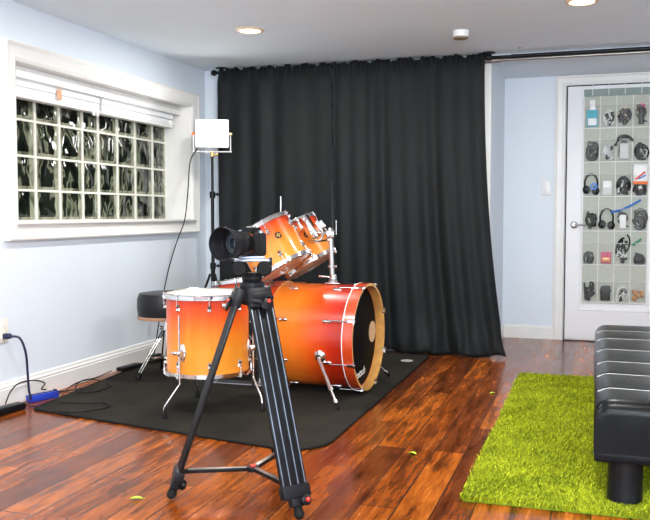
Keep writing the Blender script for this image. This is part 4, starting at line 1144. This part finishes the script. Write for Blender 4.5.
cable_coil(0,2,M_cord2,'dark cables beside a beige card',.036,5,.0045)
adapter(0,3,M_black,'black handset shaped adapter',.018,.10,.012)
cable_coil(1,0,M_cord2,'round coil of dark grey cable',.040,6,.0045,plug=False)
cable_coil(1,1,M_ltgrey,'tall loop of grey and black cable',.036,4,.005)
adapter(1,2,M_ltgrey,'pale grey box adapter with black cord',.030,.095,.014)
cable_coil(1,3,M_black,'black cable bundle with a pale plug',.040,5,.005)
headphones(2,0,'black headphones around a blue roll')
packet(2,1,M_white,'crumpled white paper packet',M_ltgrey,.030,.085)
cable_coil(2,2,M_black,'thick knot of black cable',.036,6,.0065)
cable_coil(2,3,M_black,'short coil of black cable under a striped bag',.034,5,.005,.042)
cable_coil(3,0,M_black,'slanting black cable',.034,3,.006)
headphones(3,1,'small black headphones')
adapter(3,2,M_white,'white and yellow device with black cord',.022,.085,.012)
cable_coil(3,3,M_cord2,'large coil of glossy dark cable',.042,6,.004,.06,plug=False)
adapter(4,0,M_black,'small square black adapter',.020,.036,.012)
packet(4,1,M_pink,'magenta and brown card packet',M_copper,.034,.07)
cable_coil(4,2,M_black,'big black cable ring rising out',.052,3,.0045,.11,plug=True)
adapter(4,3,M_black,'wide black adapter with a green cap',.030,.040,.012)
cable_coil(5,0,M_black,'loose black plugs and cable',.030,2,.006,.06)
adapter(5,1,M_black,'black charger with a pale label',.032,.085,.012)
cable_coil(5,2,M_wcord,'white and black thin cable',.034,3,.003,.05)
b = BM(); rn = random.Random(4)
for k in range(14): ball(b, (rn.uniform(-.032,.032), rn.uniform(-.010,.006), .012+rn.uniform(0,.06)), rn.uniform(.009,.014), (1,.8,1), 10)
item('connector_bag','bag of parts','bag of copper brown connectors',[('connectors',b,M_copper)],5,3)
def extra_thing(name, cat, label, bm, m, at):
    o = obj(name, bm, m); rebase(o, at); tag(o, label, cat, 'odds and ends in the door organizer')
x, y, z = pocket_center(2,0); b = BM(); ring(b, [(.013,-.010),(.026,-.010),(.026,.010),(.013,.010)], Matrix.Translation((x+.020,IY-.008,z+.075))@Matrix.Rotation(PI/2,4,'X'), 24)
extra_thing('tape_roll','tape','bright blue roll of tape in the leftmost pocket, third row of the door organizer', b, M_blue2, (x+.02,IY,z+.07))
x, y, z = pocket_center(1,2); b = BM()
for k in range(4): tube(b, [(x-.075+.006*k,IY-.010,z+.115),(x-.045,IY-.012,z+.150+.010*k),(x+.005,IY-.014,z+.172+.008*k),(x+.045,IY-.012,z+.160+.006*k),(x+.065,IY-.010,z+.150)], .0035, 6)
extra_thing('cable_loop','cable','arched bundle of black cable over the tops of the second row pockets', b, M_black, (x,IY,z+.15))
x, y, z = pocket_center(2,3); b = BM(); rn = random.Random(9); G = []
for i in range(9): G.append([b.verts.new((x-.052+.104*i/8, IY-.034+.006*math.sin(i*1.7+j), z+.085+.155*j/8)) for j in range(9)])
for i in range(8):
    for j in range(8): b.faces.new((G[i][j],G[i+1][j],G[i+1][j+1],G[i][j+1]))
t = thing('snack_bag','white plastic bag with red and orange bands sticking out of the rightmost pockets', 'bag', (x,IY-.03,z+.085), group='odds and ends in the door organizer')
o = obj('bag_film', b, M_white, t, world=True); o.modifiers.new('s','SOLIDIFY').thickness = .004
b = BM(); rbox(b, (x-.052,IY-.046,z+.086), (x+.052,IY-.040,z+.108), .002); obj('orange_band', b, M_orange, t, world=True)
b = BM(); rbox(b, (-.045,-.003,-.006), (.045,.003,.006), .002, Matrix.Translation((x-.002,IY-.043,z+.15))@Matrix.Rotation(-.7,4,'Y')); obj('red_band', b, M_red, t, world=True)
b = BM(); rbox(b, (-.030,-.003,-.005), (.030,.003,.005), .002, Matrix.Translation((x+.012,IY-.043,z+.14))@Matrix.Rotation(-.5,4,'Y')); obj('blue_band', b, M_blue2, t, world=True)
x, y, z = pocket_center(3,2); b = BM(); tube(b, [(x-.09,IY-.016,z+.140),(x-.02,IY-.022,z+.158),(x+.05,IY-.022,z+.190),(x+.125,IY-.018,z+.235)], .0075, 8)
extra_thing('blue_strap','strap','bright blue strap lying slantwise across the fourth row pocket tops', b, M_blue2, (x,IY,z+.15))
x, y, z = pocket_center(4,3); b = BM(); cyl(b, (x-.045,IY-.016,z+.150), (x+.015,IY-.016,z+.200), .008)
extra_thing('green_stick','stick','dark green stick poking out of the rightmost pocket, fifth row', b, M_green, (x,IY,z+.17))
x, y, z = pocket_center(0,2); b = BM(); rbox(b, (x-.028,IY+.006,z+.06), (x+.022,IY+.010,z+.155), .002)
extra_thing('beige_card','card','beige card standing in the third pocket of the top row', b, M_beige, (x,IY,z+.06))
x, y, z = pocket_center(0,3); b = BM(); rbox(b, (x-.020,IY+.003,z+.105), (x+.026,IY+.008,z+.175), .002)
extra_thing('magenta_card','card','magenta card sticking up behind the handset in the top right pocket', b, M_pink, (x,IY,z+.1))

# ------------------------------------------------------------ light
w = bpy.data.worlds.new('world'); S.world = w; w.use_nodes = True
bg = w.node_tree.nodes['Background']; bg.inputs['Color'].default_value = (.75,.86,1,1); bg.inputs['Strength'].default_value = 1.2
def area(name, loc, rot, sx, sy, e, col):
    l = bpy.data.lights.new(name,'AREA'); l.shape = 'RECTANGLE'; l.size = sx; l.size_y = sy; l.energy = e; l.color = col
    o = bpy.data.objects.new(name, l); C.objects.link(o); o.location = loc; o.rotation_euler = rot; return o
area('rear_fill_light', (-.5,YB-.05,1.38), (PI/2,0,0), 3.3, 1.1, 85, (.86,.93,1))  # added front fill shining in through the added rear window

# unseen uplighter behind the photographer, added to brighten the ceiling
t = thing('added_fill_lamp', 'added white uplighter on a tall pole, unseen behind the photographer', 'floor lamp', (.95,-.9,0))
b = BM(); lathe(b, [(0,0),(.13,0),(.13,.015),(.03,.03),(.012,.05),(.012,1.30),(0,1.30)], Matrix.Translation((.95,-.9,0)), 24); obj('pole', b, M_white, t, world=True)
b = BM(); lathe(b, [(.02,1.28),(.10,1.32),(.17,1.40),(.172,1.40),(.105,1.315),(.02,1.275)], Matrix.Translation((.95,-.9,0)), 28, False, False); obj('lamp_shade', b, M_white, t, world=True)
l = bpy.data.lights.new('added_uplight','AREA'); l.shape = 'DISK'; l.size = .3; l.energy = 300; l.color = (.88,.95,1)
lo = bpy.data.objects.new('added_uplight', l); C.objects.link(lo); lo.location = (.95,-.9,1.38); lo.rotation_euler = (PI-.85,0,.25)
# ------------------------------------------------------------ camera
f = 842.0; p = math.atan(46/f); psi = .3109
cam = bpy.data.cameras.new('camera'); cam.sensor_width = 36; cam.sensor_fit = 'HORIZONTAL'; cam.lens = 36*f/650; cam.clip_start = .05
co = bpy.data.objects.new('camera', cam); C.objects.link(co); co.location = (0,0,.99); co.rotation_euler = (PI/2-p, 0, psi)
S.camera = co
S.view_settings.view_transform = 'Standard'; S.view_settings.look = 'None'; S.view_settings.gamma = 1
S.view_settings.use_curve_mapping = False; S.view_settings.exposure = .08
